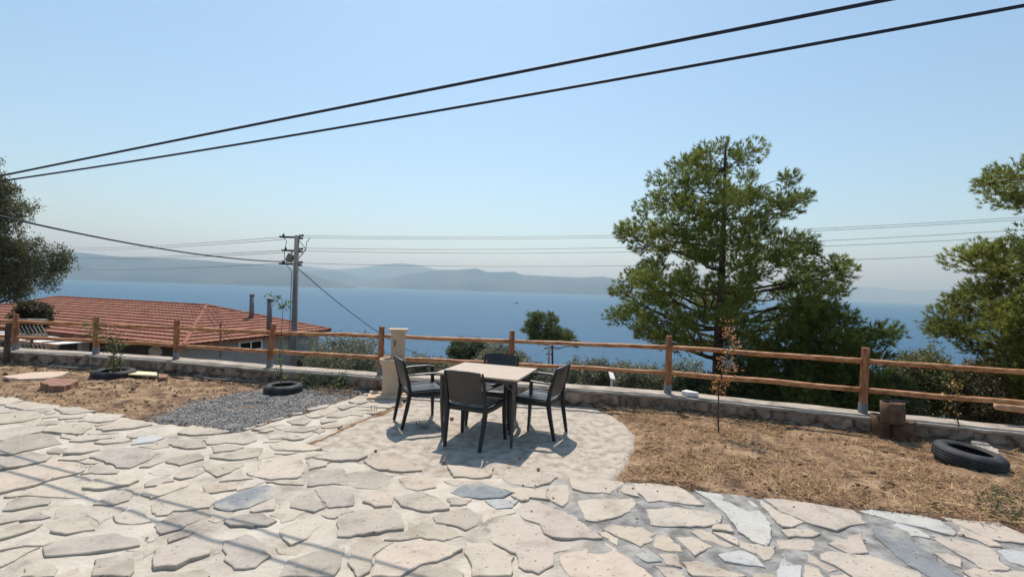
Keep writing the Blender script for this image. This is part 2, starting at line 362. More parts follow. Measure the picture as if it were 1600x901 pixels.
pav = tag(field('paving', xs, ys, z_pav, M['mortar'], keep=lambda X, Y: sdf(X, Y, PAV) < .12), kind='structure')
def z_pad(X, Y):
    s = sdf(X, Y, PAD) + .05*nzg(X, Y, 3, 3, 6)
    inn = -sdf(X, Y, PAV)
    return -.006 + .010*nzg(X, Y, 2.2, 4, 5) + .004*nzg(X, Y, 14, 2, 7) - .09*sm((s+.01)/.09) - .05*sm((inn-.02)/.15)
xs = np.arange(-3.2, 2.4, .035); ys = np.arange(3.2, 8.2, .035)
tag(field('concrete_pad', xs, ys, z_pad, M['concrete'], keep=lambda X, Y: sdf(X, Y, PAD) < .12), kind='structure')

# paving stones ----------------------------------------------------
COL = dict(w=(.425, .38, .318), g=(.345, .308, .265), b=(.445, .38, .31), p=(.43, .375, .32), s=(.195, .215, .23), l=(.40, .405, .40))
T = dict(A=(0, 600), B=(0, 720), C=(300, 600), D=(300, 720), E=(600, 720), F=(900, 720), G=(1180, 720), H=(1280, 720))
TR = '''A w 30,175 200,140 480,165 440,185 300,200 190,212
A w 0,95 130,100 185,135 60,165 -60,160
A w -80,240 180,215 330,235 280,275 160,300 -60,325
A w 420,190 620,180 740,215 560,240 490,235
A w 610,290 760,225 980,245 900,285 780,308
A g 280,330 330,285 470,285 440,315
A w 330,375 480,300 690,320 720,345 620,400 480,390
A g -60,490 120,410 330,390 430,420 490,470 340,500 190,530 90,565 -40,555
A w 530,460 620,410 780,400 870,425 740,440 640,460
A w 740,350 900,300 1100,290 1190,320 1030,355 800,372
A g -60,610 260,530 400,570 370,600 180,645 -60,690
A b -80,720 400,600 620,620 665,680 560,715 400,755 200,820 60,850 -80,880
A g 700,580 860,515 1100,500 1250,540 1180,590 1010,660 910,655 790,600
A l 1020,480 1080,420 1200,400 1290,420 1200,460
C w -120,395 0,322 120,330 300,375 200,395 20,408
A g 1290,620 1380,570 1560,540 1600,590 1400,650
A g 1310,480 1400,440 1550,430 1600,500 1450,515
A w 640,820 740,740 1010,720 1090,760 1000,795 800,830
A w 490,555 600,490 760,480 780,520 640,550
A w 1150,700 1240,660 1400,680 1320,718 1200,715
B g 730,350 860,260 1000,220 1040,235 1020,310 880,355
B g 320,690 480,620 920,565 1060,620 1075,680 840,715 560,740 350,760
B g 750,780 900,735 1040,740 1060,830 1020,920 720,920
B p 1190,800 1220,700 1500,600 1620,640 1650,735 1480,780 1370,840 1200,860
B g 1200,520 1330,420 1530,385 1540,470 1400,540 1250,580
B w 380,560 430,500 700,470 740,545 520,580
B w -40,560 120,500 330,500 180,570 -40,640
B g 50,340 120,290 400,300 380,350 180,380 20,400
B w 1100,270 1250,190 1460,150 1470,200 1290,270 1180,310
B w 870,440 1120,360 1130,420 1180,480 1000,510 900,490
B g 150,480 310,400 410,440 330,460
B w 200,850 340,790 430,830 430,920 160,920
B w -20,760 90,700 310,680 160,750 40,830 -20,850
C w 110,680 80,630 400,610 395,640 300,690 190,730
C b 80,820 80,790 350,765 340,830 240,845 120,855
C p 415,700 520,670 540,580 840,550 860,620 880,690 820,740 620,755 500,735
C w 600,480 700,450 900,470 1020,510 900,530 640,520
C w 950,580 1120,515 1370,565 1300,600 1080,605
C g 170,540 150,490 300,470 400,500 340,520
C b 1340,600 1450,580 1660,590 1800,680 1600,690 1440,670
C p 450,320 580,290 590,300 530,325
C p 600,285 715,250 720,270 640,290
C p 730,245 860,210 865,235 760,250
C p 880,205 1000,165 1080,165 1050,185 920,210
C g 740,290 860,255 940,280 880,325 780,320
C w 1000,280 1120,265 1130,290 1010,310
C b 1010,340 1130,295 1240,295 1150,340 1050,350
C g 940,375 1030,350 1040,370 1000,395
C p 800,410 930,380 960,395 880,430
C w 700,435 770,405 870,435 800,445
C w 1230,250 1250,200 1350,230 1340,255
C g 1140,190 1290,150 1300,165 1180,205
C w 1300,180 1380,140 1480,150 1400,180
C p 1420,165 1490,150 1590,170 1540,190 1440,182
C b 1360,230 1400,195 1530,195 1480,215 1420,235
C w 640,345 700,330 730,345 690,365
C w 520,380 600,345 640,365 580,385
C b 350,350 440,330 500,335 430,360
D s 180,330 330,260 580,185 720,210 730,250 600,305 440,370 280,405 170,370
D g 260,480 370,430 560,410 660,480 590,522 300,520
D w 670,545 820,460 960,430 1020,490 900,610 770,665 720,610
D g 760,370 800,280 920,235 1040,370 950,410
D g 950,230 1060,190 1260,230 1260,350 1070,370
D p 1330,330 1360,260 1440,240 1570,270 1570,360 1430,365
D g 1140,600 1140,440 1320,390 1560,380 1640,430 1650,545 1580,555 1400,575 1230,610
D g 690,870 760,780 1000,690 1180,640 1190,720 1150,870 1100,920 680,920
D g 230,640 430,580 560,660 600,760 500,850 330,860 260,780
E b -100,870 -60,740 120,660 250,620 400,640 610,700 470,780 290,830 180,880 120,920 -100,920
E b 115,145 240,120 350,125 400,215 260,235 170,215
E p 140,360 70,290 300,240 420,290 510,385 300,410
E g 390,440 430,410 640,360 740,420 730,510 640,555 590,520 410,485
E s 520,250 600,190 750,175 880,215 1000,250 930,290 760,300 600,285
E p 920,150 940,100 1250,90 1360,130 1290,180 1170,210 1000,190
E p 1250,275 1370,185 1430,190 1460,270 1400,365
E p 1010,380 1160,300 1290,350 1480,430 1600,530 1700,625 1560,615 1320,610 1250,570 1210,500 1110,460
F b -140,740 0,705 225,640 430,770 580,890 620,930 -40,930 -100,850
E w 640,600 760,610 900,700 1010,760 1000,920 690,920 640,720
E l 780,315 930,300 1050,310 1000,370 880,390
E b 490,40 600,50 860,60 840,120 760,140 540,130
F p -60,130 200,140 385,170 330,215 260,260 60,245 -30,220
F p 440,180 580,178 800,205 860,240 1000,355 840,345 690,320 560,325 490,260
F w 15,310 150,300 440,290 470,330 420,400 250,460 150,480 70,470
F w 540,380 780,365 1140,420 1140,480 1000,515 780,520 580,500 575,440
F l 915,230 1200,265 1400,300 1440,380 1540,540 1500,680 1380,640 1270,560 1180,440 1080,330
F p 210,540 270,500 520,515 620,575 570,595 610,620 500,680
F p 770,600 900,595 1080,680 960,720 920,745 860,680
F p 1070,560 1180,570 1260,615 1255,665 1160,620
F p 650,730 790,735 825,840 700,820
F p 610,820 780,850 860,930 720,930
F p 840,800 950,790 1130,850 1330,920 920,920
F l 1100,740 1260,700 1380,730 1475,840 1160,790
F l 460,740 570,700 640,750 660,790 560,800
G w 60,300 180,300 600,355 770,385 820,430 865,490 780,500 630,550 460,510 290,440 190,400
G p 190,545 400,530 515,575 440,600 250,600
G p 165,620 420,610 470,635 470,705 195,700
G p 570,650 830,565 875,720 740,735
G p 490,730 560,705 960,760 1280,870 1300,930 780,930 620,830 520,780
G l 800,390 900,380 1300,425 1450,470 1580,560 1540,585 1380,550 1100,480
G l 170,930 205,725 300,715 370,800 360,930
G w 380,810 500,850 560,930 380,930
G s 910,530 980,510 1160,560 1180,600 1400,760 1600,930 1400,930 1200,820 1040,690 940,600
H p 880,610 960,600 1250,650 1380,700 1430,800 1490,850 1330,880 1240,840 1110,740 960,660
H p 950,440 1200,475 1400,490 1480,530 1700,620 1700,665 1440,635 1330,615 1180,550
H l 1400,700 1500,690 1700,740 1750,880 1500,800'''
stones = []
for ln in TR.split('\n'):
    q = ln.split(); ox, oy = T[q[0]]
    stones.append((q[1], [tuple(G(ox+float(p.split(',')[0])/5, oy+float(p.split(',')[1])/5)[:2]) for p in q[2:]]))
gs = .02; gx0, gy0 = -10.2, .6; NX, NY = int(19.4/gs), int(7.6/gs)
GX, GY = np.meshgrid(gx0+np.arange(NX)*gs, gy0+np.arange(NY)*gs)
occ = sdf(GX, GY, PAV) > -.03
def mark(poly, grow=.012):
    xs = [p[0] for p in poly]; ys = [p[1] for p in poly]
    i0, i1 = max(0, int((min(xs)-gx0)/gs)-2), min(NX, int((max(xs)-gx0)/gs)+3); j0, j1 = max(0, int((min(ys)-gy0)/gs)-2), min(NY, int((max(ys)-gy0)/gs)+3)
    if i1 <= i0 or j1 <= j0: return
    occ[j0:j1, i0:i1] |= sdf(GX[j0:j1, i0:i1], GY[j0:j1, i0:i1], poly) < grow
for _, p in stones: mark(p, .012)
free = lambda x, y: 0 <= int((x-gx0)/gs) < NX and 0 <= int((y-gy0)/gs) < NY and not occ[int((y-gy0)/gs), int((x-gx0)/gs)]
for rmax, rmin, tries in ((.42, .17, 1500), (.28, .10, 3000), (.17, .045, 7000)):
    for _ in range(tries):
        if rmax < .2:
            x = random.uniform(-7.5, 7); y = random.uniform(2.2, 7.6)
        else: x = random.uniform(-10, 9); y = random.uniform(.8, 8)
        if not free(x, y): continue
        an0 = random.uniform(0, math.pi); el = random.uniform(1, 1.8); R0 = rmax*random.uniform(.75, 1.1); k = random.randint(10, 15) if rmax > .2 else random.randint(6, 9)
        pts = []; ok = True
        angs = [random.uniform(0, 2*math.pi/k*.7)+2*math.pi*i/k for i in range(k)]
        for a in angs:
            lim = R0*math.sqrt((math.cos(a-an0)*1)**2 + (math.sin(a-an0)/el)**2)*random.uniform(.85, 1.1); r = 0
            while r < lim and free(x+math.cos(a)*(r+gs*1.1), y+math.sin(a)*(r+gs*1.1)): r += gs*.5
            if r < rmin*.45: ok = False; break
            pts.append((x+math.cos(a)*r, y+math.sin(a)*r))
        if not ok: continue
        rs = [math.hypot(p[0]-x, p[1]-y) for p in pts]
        if sum(rs)/k < rmin: continue
        if x + random.uniform(-.6, .6) < .3: c = random.choice('wwwgwwww')
        else: c = random.choice('pppwbwpl')
        stones.append((c, pts)); mark(pts, random.uniform(.004, .018))
b = MB()
NT = len(TR.split('\n'))
for si, (c, poly) in enumerate(stones):
    ar = sum(poly[i][0]*poly[(i+1) % len(poly)][1]-poly[(i+1) % len(poly)][0]*poly[i][1] for i in range(len(poly)))
    if ar < 0: poly = poly[::-1]
    cx = sum(p[0] for p in poly)/len(poly); cy = sum(p[1] for p in poly)/len(poly)
    ring = []
    for i in range(len(poly)):                        # broken edges: subdivide and jitter
        a = Vector(poly[i]); d = Vector(poly[(i+1) % len(poly)]); L = (d-a).length; k = max(1, int(L/.045)); nn = Vector((d.y-a.y, a.x-d.x)).normalized()
        for j in range(k):
            q = a.lerp(d, j/k); ring.append(q + nn*(random.uniform(-.009, .009) + .016*nz(q.x*8, q.y*8, 3)))
    left = cx < .4
    h = (random.uniform(.008, .018) if si < NT else random.uniform(.003, .011)) if left else random.uniform(.007, .014)
    ty = -random.uniform(.0, .07) if left else -random.uniform(0, .03); tx = random.uniform(-.02, .02)
    sz = abs(ar)/2; ty *= min(1, .25/max(.1, math.sqrt(sz)))
    base = COL[c]; v = random.uniform(.9, 1.08); col = (base[0]*v*random.uniform(.985, 1.015), base[1]*v, base[2]*v*random.uniform(.96, 1.03))
    n = len(ring); cen = Vector((cx, cy))
    def zz(q): return max(-.004, h + (q.x-cx)*tx + (q.y-cy)*ty) + .0035*nz(q.x*4, q.y*4, 6)
    low = [(q.x, q.y, -.03) for q in ring]; mid = [(q.x, q.y, zz(q)-.004) for q in ring]
    top = []
    for i, q in enumerate(ring):
        a = ring[i-1]; d = ring[(i+1) % n]; nn = Vector((-(d.y-a.y), d.x-a.x)); nn = nn.normalized() if nn.length > 0 else Vector((0, 0))
        q2 = q+nn*.005; top.append((q2.x, q2.y, zz(q)))
    fs = []
    for r in (0, 1):
        for i in range(n): j = (i+1) % n; fs.append((r*n+i, r*n+j, (r+1)*n+j, (r+1)*n+i))
    fs.append(tuple(range(2*n, 3*n)))
    b.add(low+mid+top, fs, col)
flags = b.build('flagstones', M['stone'], pav)
tag(flags, 'cream, grey and slate flagstones set in mortar', kind='stuff')
print('stones', len(stones))

cr_ = MB()                                             # dry crumbs and leaf bits trodden over the stones
for i in range(420):
    x = random.uniform(-6, 6.5); y = random.uniform(2.2, 7.4)
    if nz(x*.9, y*.9, 31) < random.uniform(-.5, .3): continue
    if sdf(np.array([x]), np.array([y]), PAV)[0] > -.05 and sdf(np.array([x]), np.array([y]), PAD)[0] > -.1: continue
    r = random.choice((.003, .004, .006, .009)); k = random.uniform(.6, 1.2); cr_.blob((x, y, .014+r*.3), (r, r*random.uniform(.5, 1), r*.6), (.13*k, .085*k, .055*k), n=5)
tag(cr_.build('crumbs', M['pebble'] ), 'dry crumbs of earth and leaf bits scattered over the paving', 'crumbs', kind='stuff')
# gravel -----------------------------------------------------------
def z_gr(X, Y):
    s = sdf(X, Y, GRAV) + .16*nzg(X, Y, 2.0, 3, 11)
    return .024 + .010*nzg(X, Y, 8, 2, 12) - .11*sm((s+.12)/.3) - .10*sm((.03-sdf(X, Y, PAV))/.05)
xs = np.arange(-7, -1.2, .06); ys = np.arange(4.6, 8.6, .06)
gr = tag(field('gravel', xs, ys, z_gr, M['gravel'], keep=lambda X, Y: sdf(X, Y, GRAV) < .3), kind='stuff')
def pebbles(poly, n, r0, r1, cols, zb, spread=.12, box=None):
    b = MB(); X0 = min(p[0] for p in poly); X1 = max(p[0] for p in poly); Y0 = min(p[1] for p in poly); Y1 = max(p[1] for p in poly)
    xs = rng.uniform(X0-.2, X1+.2, n); ys = rng.uniform(Y0-.2, Y1+.2, n)
    s = sdf(xs, ys, poly); sp = sdf(xs, ys, PAV)
    for x, y, d, p in zip(xs, ys, s, sp):
        if d > random.uniform(-spread, spread*.6) or p < .01: continue
        if y > wall_y(x)-.2: continue
        r = random.uniform(r0, r1)*random.choice((.7, .8, 1, 1.3)); c = random.choice(cols); v = random.uniform(.8, 1.2)
        b.blob((x, y, zb+random.uniform(0, r*.5)), (r, r*random.uniform(.6, 1), r*random.uniform(.45, .8)), tuple(k*v for k in c), n=5)
    return b
pb = pebbles(GRAV, 26000, .005, .011, [(.25, .24, .23), (.33, .315, .30), (.18, .175, .17), (.42, .395, .365)], .026, .25).build('pebbles', M['pebble'], gr); pb['kind'] = 'stuff'

# soil bits and straw ---------------------------------------------
BEDL = gp([(-120, 560), (0, 562), (150, 572), (300, 590), (420, 602), (480, 608), (420, 612), (300, 630), (225, 660), (160, 646), (75, 630), (0, 619), (-150, 610)])
BEDR = gp([(940, 640), (985, 660), (1000, 690), (960, 755), (1085, 767), (1200, 780), (1350, 800), (1450, 812), (1700, 850), (1850, 800), (1750, 730), (1600, 705), (1340, 668), (1040, 642)])
sc = pebbles(BEDL, 6500, .005, .018, [(.26, .165, .10), (.34, .24, .15), (.20, .12, .07), (.44, .34, .24)], .012, .1)
sc2 = pebbles(BEDR, 2600, .005, .02, [(.24, .15, .085), (.34, .23, .14), (.16, .09, .05)], .03, .1)
sc.v, o0 = sc.v+sc2.v, len(sc.v); sc.f += [[i+o0 for i in f] for f in sc2.f]; sc.c += sc2.c; sc.mi += sc2.mi
for i in range(150):
    x = random.uniform(1.0, 6.0) if i % 3 else random.uniform(-9.5, -3.5); y = random.uniform(3.0, 9.0); q = np.array([x]), np.array([y])
    if min(sdf(*q, BEDR)[0], sdf(*q, BEDL)[0]) > -.1 or y > wall_y(x)-.25: continue
    r = random.uniform(.015, .042); k = random.choice((.7, 1, 1.5)); sc.blob((x, y, .04), (r, r*.8, r*.55), (.24*k, .15*k, .09*k), n=7)
o = sc.build('soil_clods', M['pebble']); tag(o, 'loose clods and chips scattered on the bare soil beds', 'clods', kind='stuff')
def straw(poly, n, zf, lmin, lmax, width, cols, up=.25):
    X0 = min(p[0] for p in poly); X1 = max(p[0] for p in poly); Y0 = min(p[1] for p in poly); Y1 = max(p[1] for p in poly)
    xs = rng.uniform(X0, X1, n); ys = rng.uniform(Y0, Y1, n)
    s = sdf(xs, ys, poly); sp = np.minimum(sdf(xs, ys, PAV), 9)
    den = np.array([noise.noise(Vector((x*1.7, y*1.7, 4))) for x, y in zip(xs, ys)])
    ok = (s < rng.uniform(-.12, .04, n)) & (sp > .02) & (den > rng.uniform(-.6, .35, n)) & (ys < wall_y(xs)-.22)
    xs, ys = xs[ok], ys[ok]; n = len(xs); L = rng.uniform(lmin, lmax, n)*rng.choice([.6, 1, 1, 1.5], n); a = rng.uniform(0, 2*np.pi, n)
    el = np.abs(rng.normal(0, up, n)); z0 = zf + rng.uniform(0, .02, n)
    dx, dy, dz = np.cos(a)*np.cos(el), np.sin(a)*np.cos(el), np.sin(el)
    wv = width*rng.uniform(.6, 1.5, n); px, py = -np.sin(a)*wv, np.cos(a)*wv
    p0 = np.stack([xs, ys, z0], -1); d = np.stack([dx, dy, dz], -1)*L[:, None]; w = np.stack([px, py, rng.uniform(-.5, .5, n)*wv], -1)
    bend = np.stack([px*6, py*6, -np.abs(dz)*L*.25], -1)*rng.uniform(-1, 1, (n, 1))
    q1 = np.stack([p0-w, p0+w, p0+d*.55+w+bend, p0+d*.55-w+bend], 1); q2 = np.stack([p0+d*.55-w+bend, p0+d*.55+w+bend, p0+d+w*.4, p0+d-w*.4], 1)
    V = np.concatenate([q1, q2]).reshape(-1, 3); c = np.array(cols)[rng.integers(0, len(cols), n)]*rng.uniform(.75, 1.2, (n, 1))
    return V, np.concatenate([c, c])
V1, c1 = straw(BEDR, 62000, .030, .02, .10, .0019, [(.54, .36, .18), (.42, .27, .13), (.66, .49, .28), (.26, .15, .08), (.20, .11, .055)])
V2, c2 = straw(BEDL, 7000, .012, .02, .06, .0015, [(.55, .42, .26), (.42, .29, .16)])
o = npmesh('dry_straw', np.concatenate([V1, V2]), 4, np.concatenate([c1, c2]), M['straw']); tag(o, 'dry straw and pine needles strewn over the soil beds', 'straw', kind='stuff')

# ------------------------------------------------------------------ low stone wall
sw = thing('stone_wall', 'long low rubble stone wall with a pale concrete top under the rail fence', 'wall')
S0, S1 = 0.0, len(POSTS)-1.0; FR, BK = -.19, .19
N = 1050; rows = 14
# irregular stones on the face: nearest seed cells in (length, height)
lens = np.array([0]+[ (POSTS[i+1]-POSTS[i]).length for i in range(len(POSTS)-1)]).cumsum(); TL = lens[-1]
seeds = []
x = 0
while x < TL:
    for k in range(2):
        seeds.append((x+random.uniform(-.1, .1)+(k*.13), -.02+.14*k+random.uniform(-.02, .03)))
    x += random.uniform(.2, .36)
sd = np.array(seeds); jig = rng.uniform(-.02, .015, len(sd))
b = MB(); vs = []
for i in range(N+1):
    l = TL*i/N; s = np.interp(l, lens, range(len(POSTS)))
    near = np.abs(sd[:, 0]-l) < .7; ss = sd[near]; jj = jig[near]
    for j in range(rows+1):
        z = -.12 + (WH-.035+.12)*j/rows
        wob = .03*nz(l*5, z*9, 2)
        d = np.hypot((ss[:, 0]-l+wob)*.55, ss[:, 1]-z+wob*.5); o_ = np.argsort(d)[:2]; e = d[o_[1]]-d[o_[0]]
        bulge = min(1, e/.045); f = -.05*bulge**.6 + jj[o_[0]]*bulge + .012*nz(l*14, z*14, 7)
        p = wall_pt(s, FR+.035+f); vs.append((p.x, p.y, z))
fs = [(i*(rows+1)+j, (i+1)*(rows+1)+j, (i+1)*(rows+1)+j+1, i*(rows+1)+j+1) for i in range(N) for j in range(rows)]
b.add(vs, fs)
NB = 110; vs = []
for i in range(NB+1):
    s = (len(POSTS)-1)*i/NB
    for off, z in ((FR+.05, WH-.036), (BK, WH-.036), (BK, -3.0)): p = wall_pt(s, off); vs.append((p.x, p.y, z))
b.add(vs, [(i*3+j, (i+1)*3+j, (i+1)*3+j+1, i*3+j+1) for i in range(NB) for j in range(2)])
b.build('stone_face', M['rubble'], sw)
b = MB(); NB = 420; vs = []
prof = [(FR+.02, -.05), (FR-.012, -.045), (FR-.018, -.008), (FR+.002, 0), (FR*.4, .003), (BK*.4, .002), (BK, 0), (BK+.02, -.01), (BK+.015, -.06)]
for i in range(NB+1):
    s = (len(POSTS)-1)*i/NB; l = np.interp(s, range(len(POSTS)), lens)
    for j, (off, dz) in enumerate(prof):
        p = wall_pt(s, off + (.022*nz(l*3, j*.1, 1)+.012*nz(l*13, j*.2, 5) if j < 4 or j > 5 else 0))
        vs.append((p.x, p.y, WH+dz+.006*nz(l*2.2, j*.6, 9)+(-.02*max(0, nz(l*4, 3, 3)-.2) if j < 4 else 0)))
m = len(prof); b.add(vs, [(i*m+j, (i+1)*m+j, (i+1)*m+j+1, i*m+j+1) for i in range(NB) for j in range(m-1)])
b.build('wall_cap', M['cap'], sw, smooth=True)

# ------------------------------------------------------------------ rail fence
fe = thing('rail_fence', 'rustic brown two-rail log fence standing on the low stone wall', 'fence')
for i, p in enumerate(POSTS):
    h = PH[i]; lean = Vector((random.uniform(-.008, .008), random.uniform(-.01, .01), 0))
    if i == 4: lean = Vector((.05, 0, 0))
    b = MB(); r = .043
    sec = [(1, .45), (.75, .8), (.3, 1), (-.3, 1), (-.75, .8), (-1, .45), (-1, -.45), (-.75, -.8), (-.3, -1), (.3, -1), (.75, -.8), (1, -.45)]
    b.tube([p+Vector((0, 0, .11))+lean*.1, p+Vector((0, 0, h*.4))+lean*.4, p+Vector((0, 0, h*.8))+lean*.8, p+Vector((0, 0, h))+lean], [r, r*1.02, r*.97, r*.95], 12, sec=sec)
    po = b.build('post', M['postwood'], fe, bevel=.004)
    b = MB(); b.tube([p+Vector((0, 0, -.02)), p+Vector((0, 0, .13))+lean*.15], r*1.12, 12, sec=sec); b.build('post_shoe', M['grey'], po)
for i in range(len(POSTS)-1):
    for lv in (0, 1):
        fr = [.815, .375][lv]
        a = POSTS[i]+Vector((0, 0, PH[i]*fr-.01)); c = POSTS[i+1]+Vector((0, 0, PH[i+1]*fr-.01)); d = (c-a).normalized()
        a = a+d*.035; c = c-d*.035; k = 14; pts = []; rs = []; L = (c-a).length; ph = random.uniform(0, 9); base = random.uniform(.030, .036); tp = random.choice((-1, 1))
        for j in range(k+1):
            t = j/k; q = a.lerp(c, t)+Vector((0, .008*nz(t*3+ph, 2), .013*nz(t*2.6+ph, 5)-.006)); pts.append(q); rs.append(base*(1+.10*tp*(t-.5)+.10*nz(t*9+ph, 8)))
        b = MB(); b.tube(pts, rs, 10, jit=.03); b.build('rail', M['wood'], fe, smooth=True)

# ------------------------------------------------------------------ drinking fountain
fp = G(613, 619)
fo = thing('drinking_fountain', 'cream plastered garden tap fountain with round basin and square pillar', 'fountain', (fp.x, fp.y+.04, 0), R(12))
b = MB(); b.box((-.05, -.05, .022), (.62, .46, .05)); b.build('base_slab', M['render'], fo, bevel=.008)
b = MB(); rz = [(.165, .04), (.16, .10), (.155, .3), (.158, .40), (.175, .46), (.205, .51), (.212, .555), (.21, .575), (.190, .577), (.172, .568), (.165, .50), (.14, .42), (0.001, .41)]
b.lathe(rz, (-.02, -.02, 0), 32, sx=.92, sy=.85); b.build('basin', M['render'], fo, smooth=True)
b = MB(); b.box((.05, .155, .50), (.215, .14, .95)); pl = b.build('pillar', M['render'], fo, bevel=.008)
b = MB(); b.box((.05, .15, .995), (.29, .20, .042)); b.build('pillar_cap', M['render'], pl, bevel=.01)
b = MB(); b.tube([(.0, .09, .80), (.0, .045, .80), (.0, .02, .785), (.0, .015, .76)], .009, 8); b.tube([(.0, .055, .80), (.0, .055, .835)], .006, 8); b.tube([(-.028, .055, .838), (.028, .055, .838)], .005, 8)
b.build('tap', M['iron'], pl, smooth=True)

# ------------------------------------------------------------------ table and armchairs
cs = [G(687, 581, .745), G(809, 593, .745), G(841, 575, .745), G(734, 566, .745)]
tc_ = sum(cs, Vector())/4+Vector((-.03, 0, 0)); ta = math.atan2(cs[1].y-cs[0].y+cs[2].y-cs[3].y, cs[1].x-cs[0].x+cs[2].x-cs[3].x); TW, TD = .96, .79
tb = thing('garden_table', 'rectangular garden table with pale wood-look top and grey legs', 'table', (tc_.x, tc_.y, 0), ta)
b = MB(); b.box((0, 0, .734), (TW, TD, .022)); b.build('table_top', M['ttop'], tb, bevel=.005)
b = MB()
for sy in (-1, 1): b.box((0, sy*(TD/2-.06), .700), (TW-.14, .025, .044))
for sx in (-1, 1): b.box((sx*(TW/2-.07), 0, .700), (.025, TD-.145, .044))
b.build('apron', M['tleg'], tb)
for sx in (-1, 1):
    for sy in (-1, 1):
        b = MB(); b.tube([(sx*(TW/2-.055), sy*(TD/2-.055), .72), (sx*(TW/2-.058), sy*(TD/2-.058), .40), (sx*(TW/2-.075), sy*(TD/2-.075), 0)], [.021, .018, .014], 8, sec=[(1, .5), (.5, 1), (-.5, 1), (-1, .5), (-1, -.5), (-.5, -1), (.5, -1), (1, -.5)])
        b.tube([(sx*(TW/2-.055), sy*(TD/2-.055), .60), (sx*(TW/2-.19), sy*(TD/2-.055), .70)], .012, 6)
        b.build('leg', M['tleg'], tb)
SEC = [(1, .6), (.6, 1), (-.6, 1), (-1, .6), (-1, -.6), (-.6, -1), (.6, -1), (1, -.6)]
def weave():
    m = mat('woven_plastic', [(.008, .010, .013), (.012, .014, .019)], .28, 20, spec=.75)
    nt = m.node_tree; n = nt.nodes; b = n['Principled BSDF']; tc = n.new('ShaderNodeTexCoord')
    w1 = n.new('ShaderNodeTexWave'); w1.inputs['Scale'].default_value = 28; w1.bands_direction = 'X'; w2 = n.new('ShaderNodeTexWave'); w2.inputs['Scale'].default_value = 28; w2.bands_direction = 'Z'
    w3 = n.new('ShaderNodeTexWave'); w3.inputs['Scale'].default_value = 28; w3.bands_direction = 'Y'
    for w_ in (w1, w2, w3): nt.links.new(tc.outputs['Object'], w_.inputs[0])
    a = n.new('ShaderNodeMath'); a.operation = 'ADD'; nt.links.new(w1.outputs['Fac'], a.inputs[0]); nt.links.new(w2.outputs['Fac'], a.inputs[1])
    a2 = n.new('ShaderNodeMath'); a2.operation = 'ADD'; nt.links.new(a.outputs[0], a2.inputs[0]); nt.links.new(w3.outputs['Fac'], a2.inputs[1])
    bp = n.new('ShaderNodeBump'); bp.inputs['Distance'].default_value = .0015; bp.inputs['Strength'].default_value = .8
    nt.links.new(a2.outputs[0], bp.inputs['Height']); nt.links.new(bp.outputs[0], b.inputs['Normal']); return m
M['weave'] = weave()
def sheet(mb, f, nu, nv, th):
    """curved panel: f(u,v)->point, thickened along its normals"""
    P0 = [[Vector(f(i/nu, j/nv)) for i in range(nu+1)] for j in range(nv+1)]; vs = []
    for side in (1, -1):
        for j in range(nv+1):
            for i in range(nu+1):
                du = P0[j][min(i+1, nu)]-P0[j][max(i-1, 0)]; dv = P0[min(j+1, nv)][i]-P0[max(j-1, 0)][i]; vs.append(P0[j][i]+du.cross(dv).normalized()*th/2*side)
    w = nu+1; o = (nu+1)*(nv+1); fs = []
    for j in range(nv):
        for i in range(nu): a = j*w+i; fs += [(a, a+1, a+w+1, a+w), (o+a, o+a+w, o+a+w+1, o+a+1)]
    for i in range(nu): fs.append((i, o+i, o+i+1, i+1)); a = nv*w+i; fs.append((a, a+1, o+a+1, o+a))
    for j in range(nv): a = j*w; fs.append((a, a+w, o+a+w, o+a)); a = j*w+nu; fs.append((a, o+a, o+a+w, a+w))
    mb.add(vs, fs)
